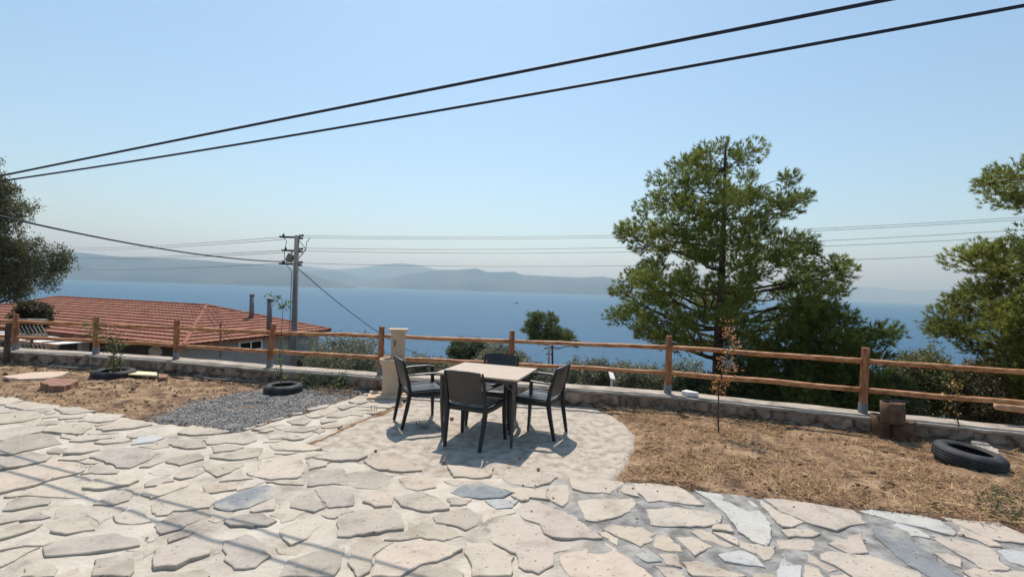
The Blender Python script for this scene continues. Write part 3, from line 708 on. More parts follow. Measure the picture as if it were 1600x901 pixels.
def chair(label):
    t = thing('armchair', label, 'chair', group='dark plastic armchairs around the garden table')
    b = MB(); sheet(b, lambda u, v: ((u-.5)*(.47-.03*(1-v)), -.20+.43*v, .435 - .016*math.sin(math.pi*u)*(1-.5*v) + .010*v - .012*max(0, v-.85)/.15), 10, 10, .018)
    b.build('seat', M['weave'], t, smooth=False)
    b = MB()
    for sx in (-1, 1): b.tube([(sx*.235, -.20, .405), (sx*.245, .0, .402), (sx*.255, .235, .412)], [.026, .026, .026], 8, sec=[(a*1.0, q*.55) for a, q in SEC])
    for y, q in ((-.205, .225), (.232, .25)): b.tube([(-q, y, .405), (q, y, .405)], .026, 8, sec=[(a*.9, c*.5) for a, c in SEC])
    b.build('seat_frame', M['plastic'], t)
    b = MB(); H0, H1 = .475, .815
    def bk(u, v): 
        wd = .385 + .02*v; cv = .026*(1-(2*u-1)**2)
        z = H0+(H1-H0)*v + .012*(1-(2*u-1)**2)*v
        return ((u-.5)*wd, -.215-.085*v-cv*(.5+.5*v), z)
    sheet(b, bk, 12, 10, .016); b.build('backrest', M['weave'], t)
    for sx in (-1, 1):
        b = MB(); b.tube([(sx*.205, -.285, 0), (sx*.222, -.235, .25), (sx*.228, -.208, .42)], [.017, .022, .025], 8, sec=SEC); b.build('leg', M['plastic'], t)
        b = MB(); b.tube([(sx*.228, -.208, .42), (sx*.226, -.228, .55), (sx*.226, -.268, .70), (sx*.222, -.300, .812)], [.024, .021, .019, .012], 8, sec=[(a*.75, q) for a, q in SEC]); b.build('back_post', M['plastic'], t)
        b = MB(); b.tube([(sx*.275, .235, 0), (sx*.262, .225, .25), (sx*.262, .222, .42)], [.016, .022, .025], 8, sec=SEC); b.build('leg', M['plastic'], t)
        b = MB(); b.tube([(sx*.262, .222, .42), (sx*.272, .218, .54), (sx*.275, .212, .625)], [.023, .019, .020], 8, sec=SEC)
        b.tube([(sx*.275, .235, .640), (sx*.278, .13, .652), (sx*.272, -.05, .652), (sx*.255, -.16, .645), (sx*.23, -.245, .635)], [.026, .029, .028, .025, .02], 8, sec=[(a*.45, q) for a, q in SEC]); b.build('armrest', M['plastic'], t)
    return t
ch = chair('black armchair at the near side of the table with its back to the viewer')
ch.location = (-.37, 5.10, 0); ch.rotation_euler = (0, 0, -R(22))
for lab, x, y, hd in (('black armchair at the left end of the table beside the fountain', -1.09, 5.76, -R(63)),
                      ('black armchair at the right end of the table facing left', .36, 5.50, R(64)),
                      ('black armchair behind the table nearest the wall, mostly hidden by the tabletop', -.19, 5.84, R(164))):
    c = copy_tree(ch); c['label'] = lab; c.location = (x, y, 0); c.rotation_euler = (0, 0, hd)

# ------------------------------------------------------------------ tyres, pipes, slabs
def tyre(label, p, Ro, H, tilt=(0, 0, 0), squash=1):
    b = MB(); ri = Ro*.60; t = Ro-ri
    pr = [(ri+.0, H*.86), (ri+t*.12, H*.97), (ri+t*.40, H), (ri+t*.72, H*.95), (Ro-.012, H*.84), (Ro-.003, H*.74), (Ro, H*.68), (Ro-.007, H*.67), (Ro-.007, H*.64), (Ro, H*.63), (Ro, H*.52), (Ro-.007, H*.51), (Ro-.007, H*.48), (Ro, H*.47), (Ro, H*.36), (Ro-.007, H*.35), (Ro-.007, H*.32), (Ro, H*.31), (Ro-.003, H*.25), (Ro-.012, H*.16), (ri+t*.7, H*.04), (ri+t*.3, 0), (ri, H*.1), (ri+.01, H*.16), (ri+t*.5, H*.12), (Ro-.03, H*.3), (Ro-.03, H*.7), (ri+t*.5, H*.86), (ri+.01, H*.80), (ri, H*.86)]
    b.lathe(pr, n=48, sy=squash)
    # tread ribs
    o = b.build('tyre', M['rubber'], smooth=True); o.location = p; o.rotation_euler = tilt
    return tag(o, label, 'tyre', 'old tyres laid flat as planters')
tp = G(443, 614); tyre('small old black tyre lying flat around a thin green sapling', (tp.x, tp.y, -.015), .275, .16)
tp2 = G(178, 589); tyre('weathered squashed tyre half buried in soil under a leafy young tree at the left', (tp2.x, tp2.y, -.01), .33, .14, (R(3), 0, 0), .8)
tp3 = G(1519, 733); tyre('large dark tyre tilted on the straw bed at the right edge', (tp3.x, tp3.y+.05, .03), .290, .17, (R(4), R(5), 0))
def pot(label, p, r, h, rz=0):
    b = MB(); a0 = random.uniform(0, 1)
    b.lathe([(r, 0), (r*.995, h*.5), (r, h), (r-.022, h), (r-.022, .01), (.001, .01)], n=28); o = b.build('clay_pipe', M['clay'], smooth=False)
    for f in o.data.polygons: f.use_smooth = abs(f.normal.z) < .5
    o.location = p; o.rotation_euler = (R(random.uniform(-3, 3)), R(random.uniform(-3, 3)), rz); return tag(o, label, 'pipe', 'short brown clay pipe pieces by the fence post')
q = G(1395, 659, WH); pot('brown clay pipe piece standing on the wall top with black clamp on it', (q.x, q.y, WH+.004), .120, .235)
q2 = G(1380, 685); pot('brown clay pipe piece on the ground nearest the fence post', (q2.x, q2.y+.05, 0), .120, .275)
q3 = G(1417, 692); pot('brown clay pipe piece on the ground nearest the big tyre', (q3.x, q3.y+.05, 0), .120, .255)
cl = thing('clamp', 'black metal clamp lying on the upper brown clay pipe', 'tool', (q.x, q.y, WH+.245))
b = MB(); b.tube([(-.03, -.02, .018), (.06, -.03, .014), (.15, -.04, .010)], .013, 8); b.build('handle', M['black'], cl)
b = MB(); b.tube([(-.03, -.02, .018), (-.06, 0, .045), (-.085, 0, .055)], .010, 8); b.tube([(-.03, -.02, .018), (-.08, -.03, .010)], .010, 8); b.build('jaw', M['black'], cl)
def slab(name, label, cat, px, z0, th, m, rough=.01, bottom=0):
    poly = [G(x, y, z0+th) for x, y in px]; b = MB(); ring = []
    for i in range(len(poly)):
        a = poly[i]; d = poly[(i+1) % len(poly)]; k = max(1, int((d-a).length/.06))
        for j in range(k): ring.append(a.lerp(d, j/k)+Vector((random.uniform(-rough, rough), random.uniform(-rough, rough), random.uniform(-rough*.3, rough*.3))))
    n = len(ring); low = [Vector((v.x+random.uniform(-rough, rough), v.y+random.uniform(-rough, rough), z0)) for v in ring]
    cen = sum(ring, Vector())/n
    b.add(low+ring+[c_.lerp(cen, .04)+Vector((0, 0, .004)) for c_ in ring], [(i, (i+1) % n, n+(i+1) % n, n+i) for i in range(n)]+[(n+i, n+(i+1) % n, 2*n+(i+1) % n, 2*n+i) for i in range(n)]+[tuple(range(2*n, 3*n)), tuple(reversed(range(n)))])
    return tag(b.build(name, m), label, cat)
M['pink'] = mat('pink_stone', [(.48, .36, .27), (.60, .48, .37)], .9, 12, .006, 40)
M['redstone'] = mat('red_stone', [(.20, .10, .07), (.34, .19, .13)], .9, 12, .008, 40)
slab('flat_stone', 'thin pale pinkish flagstone lying loose on the soil at the far left', 'stone', [(4, 588), (50, 581), (108, 580), (92, 588), (60, 591), (30, 592)], .01, .035, M['pink'])
slab('stone_block', 'thick reddish stone block with pale top near the loose flagstone', 'stone', [(63, 597), (76, 590), (120, 592), (122, 595), (100, 603), (78, 602)], .0, .10, M['redstone'], .012)
o = slab('plank', 'short pale yellow board lying beside the leafy tyre planter', 'plank', [(188, 578), (246, 581.5), (245, 586), (190, 583.5)], .06, .02, M['plank'], .001)
slab('stone_lump', 'small brown stone at the right end of the yellow board', 'stone', [(247, 583), (262, 585), (262, 589), (248, 590)], 0, .07, M['redstone'], .01)
slab('white_stone', 'pale angular stone leaning behind the big tyre', 'stone', [(1517, 688), (1530, 684), (1560, 703), (1561, 709), (1548, 712), (1520, 697)], .0, .10, M['cap'], .008)
a = G(1078, 618, WH); b = MB(); b.box((0, 0, .03), (.13, .20, .055)); o = b.build('white_block', M['white'], bevel=.006); o.location = (a.x, a.y, WH+.005); o.rotation_euler = (0, 0, R(35)); tag(o, 'small white block left on top of the wall beside the fence post', 'block')
# rope hoses along the foot of the wall
b = MB(); pts = [G(x, y, .03) for x, y in ((-60, 560), (0, 563), (40, 566), (80, 572), (120, 575), (170, 574), (230, 575), (290, 583), (330, 592), (380, 594), (420, 596), (480, 603), (540, 604), (585, 606))]
P2 = []
for i in range(len(pts)-1):
    for j in range(4): P2.append(pts[i].lerp(pts[i+1], j/4)+Vector((0, .01*math.sin(i*2+j), 0)))
b.tube(P2+[pts[-1]], .016, 8); M['hose'] = mat('hose', [(.16, .13, .11), (.28, .24, .2)], .6, 12); tag(b.build('irrigation_hose', M['hose'], smooth=True), 'brown grey irrigation hose lying along the foot of the left wall', 'hose')
b = MB(); b.tube([G(x, y, .05) for x, y in ((1540, 683), (1580, 687), (1660, 694), (1760, 706))], .014, 8); tag(b.build('pipe', M['grey'], smooth=True), 'thin grey pipe at the foot of the wall behind the big tyre', 'pipe')
# log
a = P(1556, 634, 5.62); b = MB(); e = Vector((8.2, 5.0, .30)); pts = [a.lerp(e, t/12)+Vector((0, 0, .008*nz(t*.7, 3))) for t in range(13)]
b.tube(pts, [.045+.006*nz(t*.9, 6) for t in range(13)], 12, jit=.05); tag(b.build('log', M['palewood'], smooth=True), 'loose pale peeled log propped under the lower rail at the right edge', 'log')
# small stones on the pad
for lab, x, y, r in (('brown pebble behind the shadow of the near chair', 693, 590+133, .022), ('brown pebble on the concrete right of the chair shadow', 841, 734, .018),
                     ('brown pebble nearest the front edge of the concrete, right of the table', 812, 717, .014), ('small reddish pebble left of the near chair, by the step', 587, 705, .018)):
    p = G(x, y); b = MB(); b.blob((0, 0, r*.5), (r, r*.8, r*.7), n=8, jit=.15); o = b.build('pebble', M['redstone'], smooth=True); o.location = p; tag(o, lab, 'stone', 'loose pebbles on the concrete')
p = G(706, 655); b = MB(); b.blob((0, 0, .012), (.03, .025, .02), n=8, jit=.2); o = b.build('pebble', M['redstone'], smooth=True); o.location = p; tag(o, 'round rusty pebble on the concrete between the legs of the near chair', 'stone', 'loose pebbles on the concrete')

# ------------------------------------------------------------------ foliage tools
def rdirs(n, zbias=0):
    v = rng.normal(0, 1, (n, 3)); v[:, 2] += zbias; return v/np.linalg.norm(v, axis=1, keepdims=True)
def needles(cent, axis, per, ln, wd, spread=.75):
    """tufts: per needles fanning from each centre around its axis -> triangles"""
    n = len(cent); c = np.repeat(cent, per, 0); ax = np.repeat(axis, per, 0); d = ax + rng.normal(0, spread, (n*per, 3)); d /= np.linalg.norm(d, axis=1, keepdims=True)
    L = ln*rng.uniform(.6, 1.15, (n*per, 1)); side = np.cross(d, rng.normal(0, 1, (n*per, 3))); side /= np.linalg.norm(side, axis=1, keepdims=True)
    off = ax*rng.uniform(-.5, .5, (n*per, 1))*ln*.7
    w = side*wd*rng.uniform(.7, 1.3, (n*per, 1)); p = c+off
    return np.stack([p-w, p+w, p+d*L], 1).reshape(-1, 3), n*per
def leaves(cent, per, rad, ln, wd, droop=0):
    n = len(cent); c = np.repeat(cent, per, 0)+rng.normal(0, rad, (n*per, 3)); d = rdirs(n*per, -droop); side = np.cross(d, rng.normal(0, 1, (n*per, 3))); side /= np.linalg.norm(side, axis=1, keepdims=True)
    L = ln*rng.uniform(.6, 1.3, (n*per, 1)); w = side*wd*rng.uniform(.7, 1.3, (n*per, 1))
    return np.stack([c-d*L*.5, c+w, c+d*L*.5, c-w], 1).reshape(-1, 3), n*per
def limb(mb, a, c, r0, r1, sag=0.0, k=7, wig=.06):
    a = Vector(a); c = Vector(c); L = (c-a).length; pts = []; s = random.uniform(0, 99)
    for j in range(k+1):
        t = j/k; q = a.lerp(c, t); q.z += -sag*L*4*t*(1-t)*.5; e = wig*L*math.sin(math.pi*t)
        pts.append(q+Vector((nz(t*2+s, 1), nz(t*2+s, 5), nz(t*2+s, 9)))*e)
    mb.tube(pts, [r0+(r1-r0)*j/k for j in range(k+1)], 6, cap=False); return pts
def pine(name, label, cat, base, top, clumps, r0, cr, ntuft, per, ln, wd, col, group=None, nmain=26, sag=-.15, bare=.3, flat=.78):
    """clumps: points on the crown's outside and inside; limbs run from the trunk to them"""
    t = thing(name, label, cat, base, group=group); base = Vector(base); top = Vector(top); b = MB(); H = (top-base).length
    axis = [base.lerp(top, i/14)+Vector((.05*nz(i*.4, 3), .05*nz(i*.4, 7), 0))*H*.25*(i/14) for i in range(15)]
    b.tube([p-base for p in axis], [r0*(1-.9*(i/14))*(1.25 if i == 0 else 1)+.01 for i in range(15)], 12, jit=.05); 
    tr = b.build('trunk', M['bark'], t, smooth=True); br = MB()
    cl = sorted(clumps, key=lambda c: -math.hypot(c.x-base.x-(top.x-base.x)*.5, c.y-base.y)); mains = cl[:nmain]; segs = []
    for c in mains:
        d = math.hypot(c.x-base.x, c.y-base.y); zt = min(max(c.z-d*random.uniform(.15, .45), base.z+H*bare*.7), top.z-.1*H); f = (zt-base.z)/(top.z-base.z); i = min(13, max(0, int(f*14)))
        a = axis[i].lerp(axis[i+1], f*14-i); rr = max(.012, r0*.38*(1-.6*f)); pts = limb(br, a-base, c-base, rr, .012, .18, 8, .16); segs += [p+base for p in pts[2:]]
    for c in cl[nmain:]:
        best = min(segs+axis[5:], key=lambda p: math.hypot(p.x-c.x, p.y-c.y) + 2.2*abs(p.z-c.z+.1) + (0 if p.z < c.z+.1 else .5)); limb(br, best-base, c-base, .016*max(1, r0*6), .006, .1, 4, .1)
    br.build('branches', M['bark'], t)
    cen = []; ax = []
    for c in cl:
        q = random.uniform(.7, 1.3); n = int(ntuft*q); v = rdirs(n)*(rng.uniform(0, 1, (n, 1))**.45)*cr*q; v[:, 2] *= flat
        out = np.array([c.x-base.x-(top.x-base.x)*.5, c.y-base.y, .25]); out = out/(np.linalg.norm(out)+1e-6)
        cen.append(np.array(c-base)+v); a = v/(np.linalg.norm(v, axis=1, keepdims=True)+1e-6)*.8+out*.45+np.array([0, 0, .55]); ax.append(a/np.linalg.norm(a, axis=1, keepdims=True))
    cen = np.concatenate(cen); ax = np.concatenate(ax)
    V, m = needles(cen, ax, per, ln, wd)
    tv = np.array([.5+.5*noise.noise(Vector(c)*1.3) for c in cen]); cc = np.array(col[0])[None]*(1-tv[:, None])+np.array(col[1])[None]*tv[:, None]
    cc *= rng.uniform(.75, 1.3, (len(cen), 1)); npmesh('crown', V, 3, np.repeat(cc, per, 0), M['needle'], t)
    return t
def sil_clumps(poly, Y, n, mind, cx=None, depth=.9, Rmax=None, marg=None):
    """clump centres filling a tree whose outline seen from the terrace is poly (photo x, y), at distance Y, round in plan"""
    pts = [P(x, y, Y) for x, y in poly]; q = [(p.x, p.z) for p in pts]; X0 = min(a for a, _ in q); X1 = max(a for a, _ in q); Z0 = min(b for _, b in q); Z1 = max(b for _, b in q); out = []
    for _ in range(n*30):
        x = random.uniform(X0, X1); z = random.uniform(Z0, Z1)
        s = sdf(np.array([x]), np.array([z]), q)[0]
        if s > -(marg if marg else .20*min(1, mind*2.2)): continue
        row = [X0+(X1-X0)*i/60 for i in range(61)]; ins = [r for r, si in zip(row, sdf(np.array(row), np.full(61, z), q)) if si < 0]
        c = (min(ins)+max(ins))/2; R_ = (max(ins)-min(ins))/2
        if Rmax: R_ = min(R_, Rmax)
        k = max(0, 1-((x-c)/max(R_, .01))**2); y = random.choice((-1, 1))*math.sqrt(k)*R_*depth*random.uniform(.1, 1)**.5
        v = Vector((x*(Y+y)/Y if False else x, Y+y, z))
        if all((v-o).length > mind for o in out): out.append(v)
        if len(out) >= n: break
    return out
GP = ((.11, .15, .035), (.31, .34, .08))
# big pine
BP = [(1060, 238), (1085, 218), (1130, 208), (1165, 213), (1200, 235), (1224, 250), (1215, 285), (1250, 292), (1254, 320), (1236, 345), (1222, 365), (1262, 390), (1302, 412), (1300, 440), (1275, 462), (1290, 490),
      (1260, 520), (1205, 545), (1130, 560), (1060, 552), (1000, 530), (958, 506), (938, 482), (962, 465), (953, 430), (985, 420), (1008, 402), (985, 372), (953, 350), (975, 330), (1005, 335), (1010, 300), (1030, 268)]
tb0 = P(1118, 600, 12); tt0 = P(1135, 225, 12)
pine('pine_tree', 'tall broad pine tree with dark trunk rising behind the fence, right of the table', 'pine tree', (tb0.x, tb0.y, -3.6), tt0, sil_clumps(BP, 12, 165, .46, depth=.85, marg=.21), .17, .37, 95, 16, .105, .0075, GP, group='pines beyond the fence', nmain=34)
# low spreading pine right of it
LP = [(1225, 492), (1262, 468), (1300, 456), (1318, 470), (1312, 492), (1350, 500), (1388, 517), (1390, 540), (1362, 560), (1388, 590), (1392, 640), (1300, 665), (1190, 650), (1150, 600), (1160, 570), (1210, 540), (1200, 515)]
lb = P(1270, 640, 11)
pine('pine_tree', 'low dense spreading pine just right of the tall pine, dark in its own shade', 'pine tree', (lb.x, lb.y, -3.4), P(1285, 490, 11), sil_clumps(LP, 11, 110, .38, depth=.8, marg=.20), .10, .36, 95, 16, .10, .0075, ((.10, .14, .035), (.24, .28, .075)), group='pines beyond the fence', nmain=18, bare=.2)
# pine at the right edge
RP = [(1500, 360), (1530, 372), (1552, 343), (1590, 345), (1640, 330), (1720, 330), (1790, 400), (1820, 520), (1760, 640), (1640, 660), (1580, 640), (1560, 600), (1520, 560), (1478, 535), (1447, 503), (1450, 490), (1490, 482), (1465, 460), (1468, 445), (1510, 445), (1535, 420), (1505, 405)]
rb = P(1690, 640, 9.2)
pine('pine_tree', 'bushy pine cut off by the right edge of the view behind the fence', 'pine tree', (rb.x, rb.y, -3.2), P(1690, 300, 9.2), sil_clumps(RP, 9.2, 150, .38, depth=.55, marg=.36) + sil_clumps([(1548, 290), (1560, 262), (1590, 256), (1680, 200), (1760, 260), (1780, 330), (1620, 325), (1580, 312)], 9.2, 26, .36, depth=.6), .14, .34, 95, 16, .095, .0065, ((.12, .15, .035), (.33, .34, .08)), group='pines beyond the fence', nmain=28)
# small umbrella pine in the distance
SP = [(816, 520), (820, 505), (824, 490), (840, 486), (850, 492), (862, 486), (874, 494), (876, 508), (890, 514), (898, 520), (906, 530), (904, 541), (888, 538), (872, 534), (858, 530), (842, 538), (828, 532)]
sb = P(866, 590, 34)
pine('pine_tree', 'small distant umbrella pine standing alone against the sea behind the table', 'pine tree', (sb.x, sb.y, -7.5), P(862, 500, 34), sil_clumps(SP, 34, 80, .34, depth=.8), .14, .30, 24, 10, .24, .016, ((.08, .11, .035), (.16, .19, .065)), group='pines beyond the fence', nmain=14, bare=.6)

def bush(name, label, cat, base, rad, n, mind, ntuft, per, ln, wd, cols, group=None, trunk=True, mat_='leaf', crad=None):
    """rounded broad-leaved crown: rad = (rx, ry, rz) about base + top part"""
    base = Vector(base); t = thing(name, label, cat, base, group=group); rx, ry, rz_ = rad; cz = rz_*1.0
    cl = []; H = 2*rz_
    for _ in range(n*25):
        v = Vector(rdirs(1)[0])*random.uniform(.15, 1)**.4; p = Vector((v.x*rx, v.y*ry, H*.62+v.z*rz_*.85)); p *= 1+.16*noise.noise(p*1.1+base)
        if all((p-o).length > mind for o in cl): cl.append(p)
        if len(cl) >= n: break
    b = MB(); b.tube([(0, 0, -.6), (0.03, 0, H*.15), (.0, .05, H*.35), (0, 0, H*.7)], [H*.045, H*.038, H*.03, H*.01], 9, jit=.08)
    b.build('trunk', M['obark'], t, smooth=True); b = MB()
    for c in cl: limb(b, (0, 0, H*random.uniform(.15, .45)), c, .018*H**.5, .006, .0, 5, .12)
    b.build('branches', M['obark'], t); cr = crad or mind*.95; cen = []
    for c in cl:
        q = random.uniform(.7, 1.25); v = rdirs(int(ntuft*q))*(rng.uniform(0, 1, (int(ntuft*q), 1))**.5)*cr*q; cen.append(np.array(c)+v)
    cen = np.concatenate(cen); V, m = leaves(cen, per, ln*.7, ln, wd)
    tv = np.array([.5+.5*noise.noise((Vector(c)+base)*1.1) for c in cen])[:, None]; cc = np.array(cols[0])[None]*(1-tv)+np.array(cols[1])[None]*tv; cc = cc*rng.uniform(.75, 1.3, (len(cen), 1))
    npmesh('crown', V, 4, np.repeat(cc, per, 0), M[mat_], t); return t
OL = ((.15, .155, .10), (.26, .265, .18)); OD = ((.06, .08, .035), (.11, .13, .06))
def olive(label, px, ytop, Y, wpx, hpx=None, cols=OL, n=42, name='olive_tree', cat='olive tree', group='olive trees on the slope below the wall'):
    top = P(px, ytop, Y); w = wpx/F*Y/2; h = (hpx or wpx*.95)/F*Y/2
    return bush(name, label, cat, (top.x, Y, top.z-2*h*1.02), (w, w*.9, h), n, w*.36, 60, 8, .07*Y/20+.02, .020*Y/20+.006, cols, group=group)
olive('grey-green olive tree just right of the tiled house behind the wall', 535, 536, 19, 120, 90)
olive('small olive tree between the house-side olive and the fountain', 500, 552, 24, 60, 60)
olive('olive crown directly right of the fountain pillar seen under the lower rail', 652, 563, 17, 76, 80)
olive('olive crown left of the table under the lower rail', 690, 566, 22, 50, 60)
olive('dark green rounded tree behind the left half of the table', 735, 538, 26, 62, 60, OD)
olive('grey olive crown behind the far chair, by the first distant pole', 782, 548, 24, 80, 60)
olive('olive tree low behind the right chair', 840, 574, 20, 70, 60)
olive('olive tree behind the wall just right of the right chair', 918, 572, 15, 84, 80)
olive('olive tree behind the wall left of the small white lamp', 958, 573, 18, 66, 70)
olive('olive tree right of the small white lamp', 1003, 572, 16, 84, 76)
olive('olive tree behind the fence post left of the tall pine', 1062, 575, 15, 90, 80)
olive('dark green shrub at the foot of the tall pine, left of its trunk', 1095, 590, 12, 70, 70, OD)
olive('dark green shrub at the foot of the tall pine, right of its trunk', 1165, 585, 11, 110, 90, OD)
olive('green shrub behind the dry sapling at the right', 1455, 548, 11, 110, 130, ((.12, .13, .05), (.24, .245, .11)), 60)
olive('brownish green shrub behind the loose log at the right', 1540, 560, 10.5, 120, 130, ((.12, .10, .055), (.21, .18, .10)), 60)
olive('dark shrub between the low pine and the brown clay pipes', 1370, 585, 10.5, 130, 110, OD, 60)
olive('pale olive tree far down the slope, low beside the fountain', 593, 574, 40, 40, 40)

# olive at the left edge: near, hanging over the fence
def left_olive():
    Y = 10.8; base = P(-130, 560, Y); t = thing('olive_tree', 'big near olive tree hanging into the view at the left edge', 'olive tree', (base.x, Y, -2.6)); bz = Vector((base.x, Y, -2.6))
    poly = [(-260, 330), (-200, 260), (-90, 235), (-20, 245), (4, 272), (22, 290), (45, 285), (30, 305), (62, 312), (66, 330), (40, 345), (30, 360), (60, 375), (80, 385), (108, 390), (122, 405), (118, 422), (98, 437), (100, 450), (72, 458), (52, 452), (36, 468), (15, 470), (-20, 462), (-120, 470), (-240, 440)]
    cl = sil_clumps(poly, Y, 340, .25, depth=.4, Rmax=1.4, marg=.12); b = MB(); b.tube([(0, 0, 0), (.1, 0, 1.2), (.3, 0, 2.2), (.5, .1, 3.2), (.7, 0, 4.6)], [.24, .2, .17, .12, .05], 10, jit=.1); b.build('trunk', M['obark'], t, smooth=True)
    b = MB(); hubs = [Vector((random.uniform(-.2, 1.7), random.uniform(-.5, .5), random.uniform(2.3, 5.6))) for _ in range(12)]
    for h in hubs: limb(b, (.3, 0, 2+max(0, (h.z-3)*.4)), h, .07, .03, 0, 6, .1)
    for c in cl:
        p = c-bz; h = min(hubs, key=lambda k: (k-p).length); limb(b, h, p, .018, .004, 0, 5, .12)
    b.build('branches', M['obark'], t); cen = []
    for c in cl: v = rdirs(34)*(rng.uniform(0, 1, (34, 1))**.5)*.24; cen.append(np.array(c-bz)+v)
    cen = np.concatenate(cen); V, m = leaves(cen, 18, .05, .055, .012, .4); tv = np.array([.5+.5*noise.noise(Vector(c)*2) for c in cen])[:, None]
    cc = (np.array((.10, .105, .05))[None]*(1-tv)+np.array((.20, .20, .10))[None]*tv)*rng.uniform(.75, 1.3, (len(cen), 1)); npmesh('crown', V, 4, np.repeat(cc, 18, 0), M['leaf'], t)
left_olive()
olive('small brown-green shrub in front of the tiled roof at the far left', 50, 478, 12, 40, 46, ((.07, .06, .04), (.13, .12, .07)), 40)

# ------------------------------------------------------------------ saplings, weeds
def sapling(name, label, cat, base, pts, clusters, leafcol, nleaf, ln, wd, stem=.008, stemmat='bark', group=None, rad=.05):
    t = thing(name, label, cat, base, group=group); b0 = Vector(base); b = MB(); pts = [Vector(p)-b0 for p in pts]
    b.tube(pts, [stem*(1-.6*i/(len(pts)-1)) for i in range(len(pts))], 7)
    for c in clusters:
        c = Vector(c)-b0; near = min(pts, key=lambda p: (p-c).length+(.1 if p.z > c.z else 0)); limb(b, near, c, stem*.45, stem*.2, 0, 4, .1)
    b.build('stem', M[stemmat], t); cen = np.array([np.array(Vector(c)-b0) for c in clusters]); V, m = leaves(cen, nleaf, rad, ln, wd, .2)
    cc = np.array(leafcol)[rng.integers(0, len(leafcol), m)]*rng.uniform(.8, 1.25, (m, 1)); npmesh('leaves', V, 4, cc, M['green'], t); return t
GL = [(.13, .20, .035), (.20, .27, .06), (.10, .15, .03)]
Yq = tp.y
sapling('sapling', 'thin green citrus sapling growing from the small tyre, tuft of leaves on top', 'sapling', (tp.x-.06, Yq, .03), [(tp.x-.06, Yq, .03)]+[tuple(P(x, y, Yq)) for x, y in ((440, 590), (437, 560), (438, 530), (441, 505), (442, 482), (440, 466))],
        [P(x, y, Yq+random.uniform(-.05, .05)) for x, y in ((442, 480), (446, 474), (438, 478), (452, 471), (449, 478), (432, 468), (428, 466), (434, 463), (424, 470), (418, 462), (440, 530), (442, 545), (437, 560), (440, 572), (436, 580), (443, 587))], GL, 9, .045, .014, .007, rad=.028)
Yq = tp2.y
sapling('sapling', 'leafy young tree growing from the squashed tyre at the left', 'sapling', (tp2.x, Yq, .03), [(tp2.x, Yq, .03)]+[tuple(P(x, y, Yq)) for x, y in ((179, 570), (178, 550), (176, 530), (165, 516))],
        [P(x, y, Yq+random.uniform(-.15, .15)) for x, y in ((140, 510), (150, 512), (160, 517), (170, 523), (178, 528), (172, 537), (180, 540), (168, 545), (188, 545), (175, 554), (184, 560), (172, 566), (180, 570), (186, 574), (170, 575), (176, 580), (150, 524), (190, 538))],
        [(.10, .12, .035), (.17, .18, .07), (.07, .09, .03)], 26, .05, .014, .010, rad=.06)
DRY = [(.42, .20, .07), (.52, .29, .11), (.34, .15, .05)]
sp = G(1123, 680)
sapling('dry_sapling', 'dead orange-brown sapling standing in the straw bed in front of the tall pine', 'sapling', sp, [sp]+[P(x, y, sp.y) for x, y in ((1122, 650), (1123, 615), (1128, 585), (1135, 560), (1140, 535), (1138, 505))],
        [P(x, y, sp.y+random.uniform(-.08, .08)) for x, y in ((1137, 503), (1139, 512), (1136, 519), (1144, 525), (1134, 522), (1150, 538), (1146, 545), (1138, 552), (1130, 560), (1136, 566), (1145, 570), (1150, 575), (1127, 572), (1132, 580), (1140, 585), (1120, 590), (1116, 600), (1127, 605), (1136, 600), (1125, 615), (1130, 596), (1118, 610), (1140, 594))], DRY, 13, .045, .010, .010, group='dead saplings in the straw bed', rad=.035)
sp = G(1494, 697)
sapling('dry_sapling', 'thin dead sapling with yellow-brown leaves behind the big tyre', 'sapling', sp, [sp]+[P(x, y, sp.y) for x, y in ((1497, 680), (1498, 662), (1493, 640), (1487, 615), (1492, 595))],
        [P(x, y, sp.y+random.uniform(-.06, .06)) for x, y in ((1487, 592), (1492, 600), (1497, 597), (1484, 603), (1500, 606), (1478, 618), (1486, 622), (1493, 628), (1482, 636), (1490, 643), (1480, 645), (1498, 618))], [(.40, .25, .07), (.50, .36, .12), (.35, .17, .06)], 9, .04, .009, .008, group='dead saplings in the straw bed', rad=.03)
wp = G(505, 609)
t = thing('weed_bush', 'straggly green weed growing at the foot of the wall beside the small tyre', 'weed', wp)
cen = np.array([(random.uniform(-.35, .42), random.uniform(-.1, .18), random.uniform(.04, .30)*(1-abs(i/60-.5))) for i in range(70)]); V, m = leaves(cen, 12, .05, .035, .009)
cc = np.array(GL)[rng.integers(0, 3, m)]*rng.uniform(.45, .85, (m, 1)); npmesh('leaves', V, 4, cc, M['green'], t); b = MB()
for c in cen[::2]: limb(b, (c[0]*.5, c[1]*.5, 0), c, .004, .002, 0, 4, .2)
b.build('stem', M['obark'], t)
wp = G(520, 618); cen = np.array([(random.uniform(-.35, .3), random.uniform(-.06, .10), random.uniform(.01, .10)) for i in range(46)]); V, m = leaves(cen, 14, .04, .05, .004)
o = npmesh('dry_weed', V, 4, np.array([(.30, .20, .11), (.38, .27, .15), (.2, .13, .08)])[rng.integers(0, 3, m)], M['green']); o.location = wp; tag(o, 'dry brown weeds between the small tyre and the paved path', 'weeds', kind='stuff')
GW = gp([(1500, 790), (1540, 765), (1600, 755), (1680, 770), (1700, 830), (1600, 828), (1560, 818), (1520, 805)])
gx = rng.uniform(2.6, 5.2, 2600); gy = rng.uniform(3.0, 4.9, 2600); k = sdf(gx, gy, GW) < rng.uniform(-.12, .04, 2600); cen = np.stack([gx[k], gy[k], rng.uniform(.01, .06, k.sum())], -1); V, m = leaves(cen, 9, .02, .022, .006)
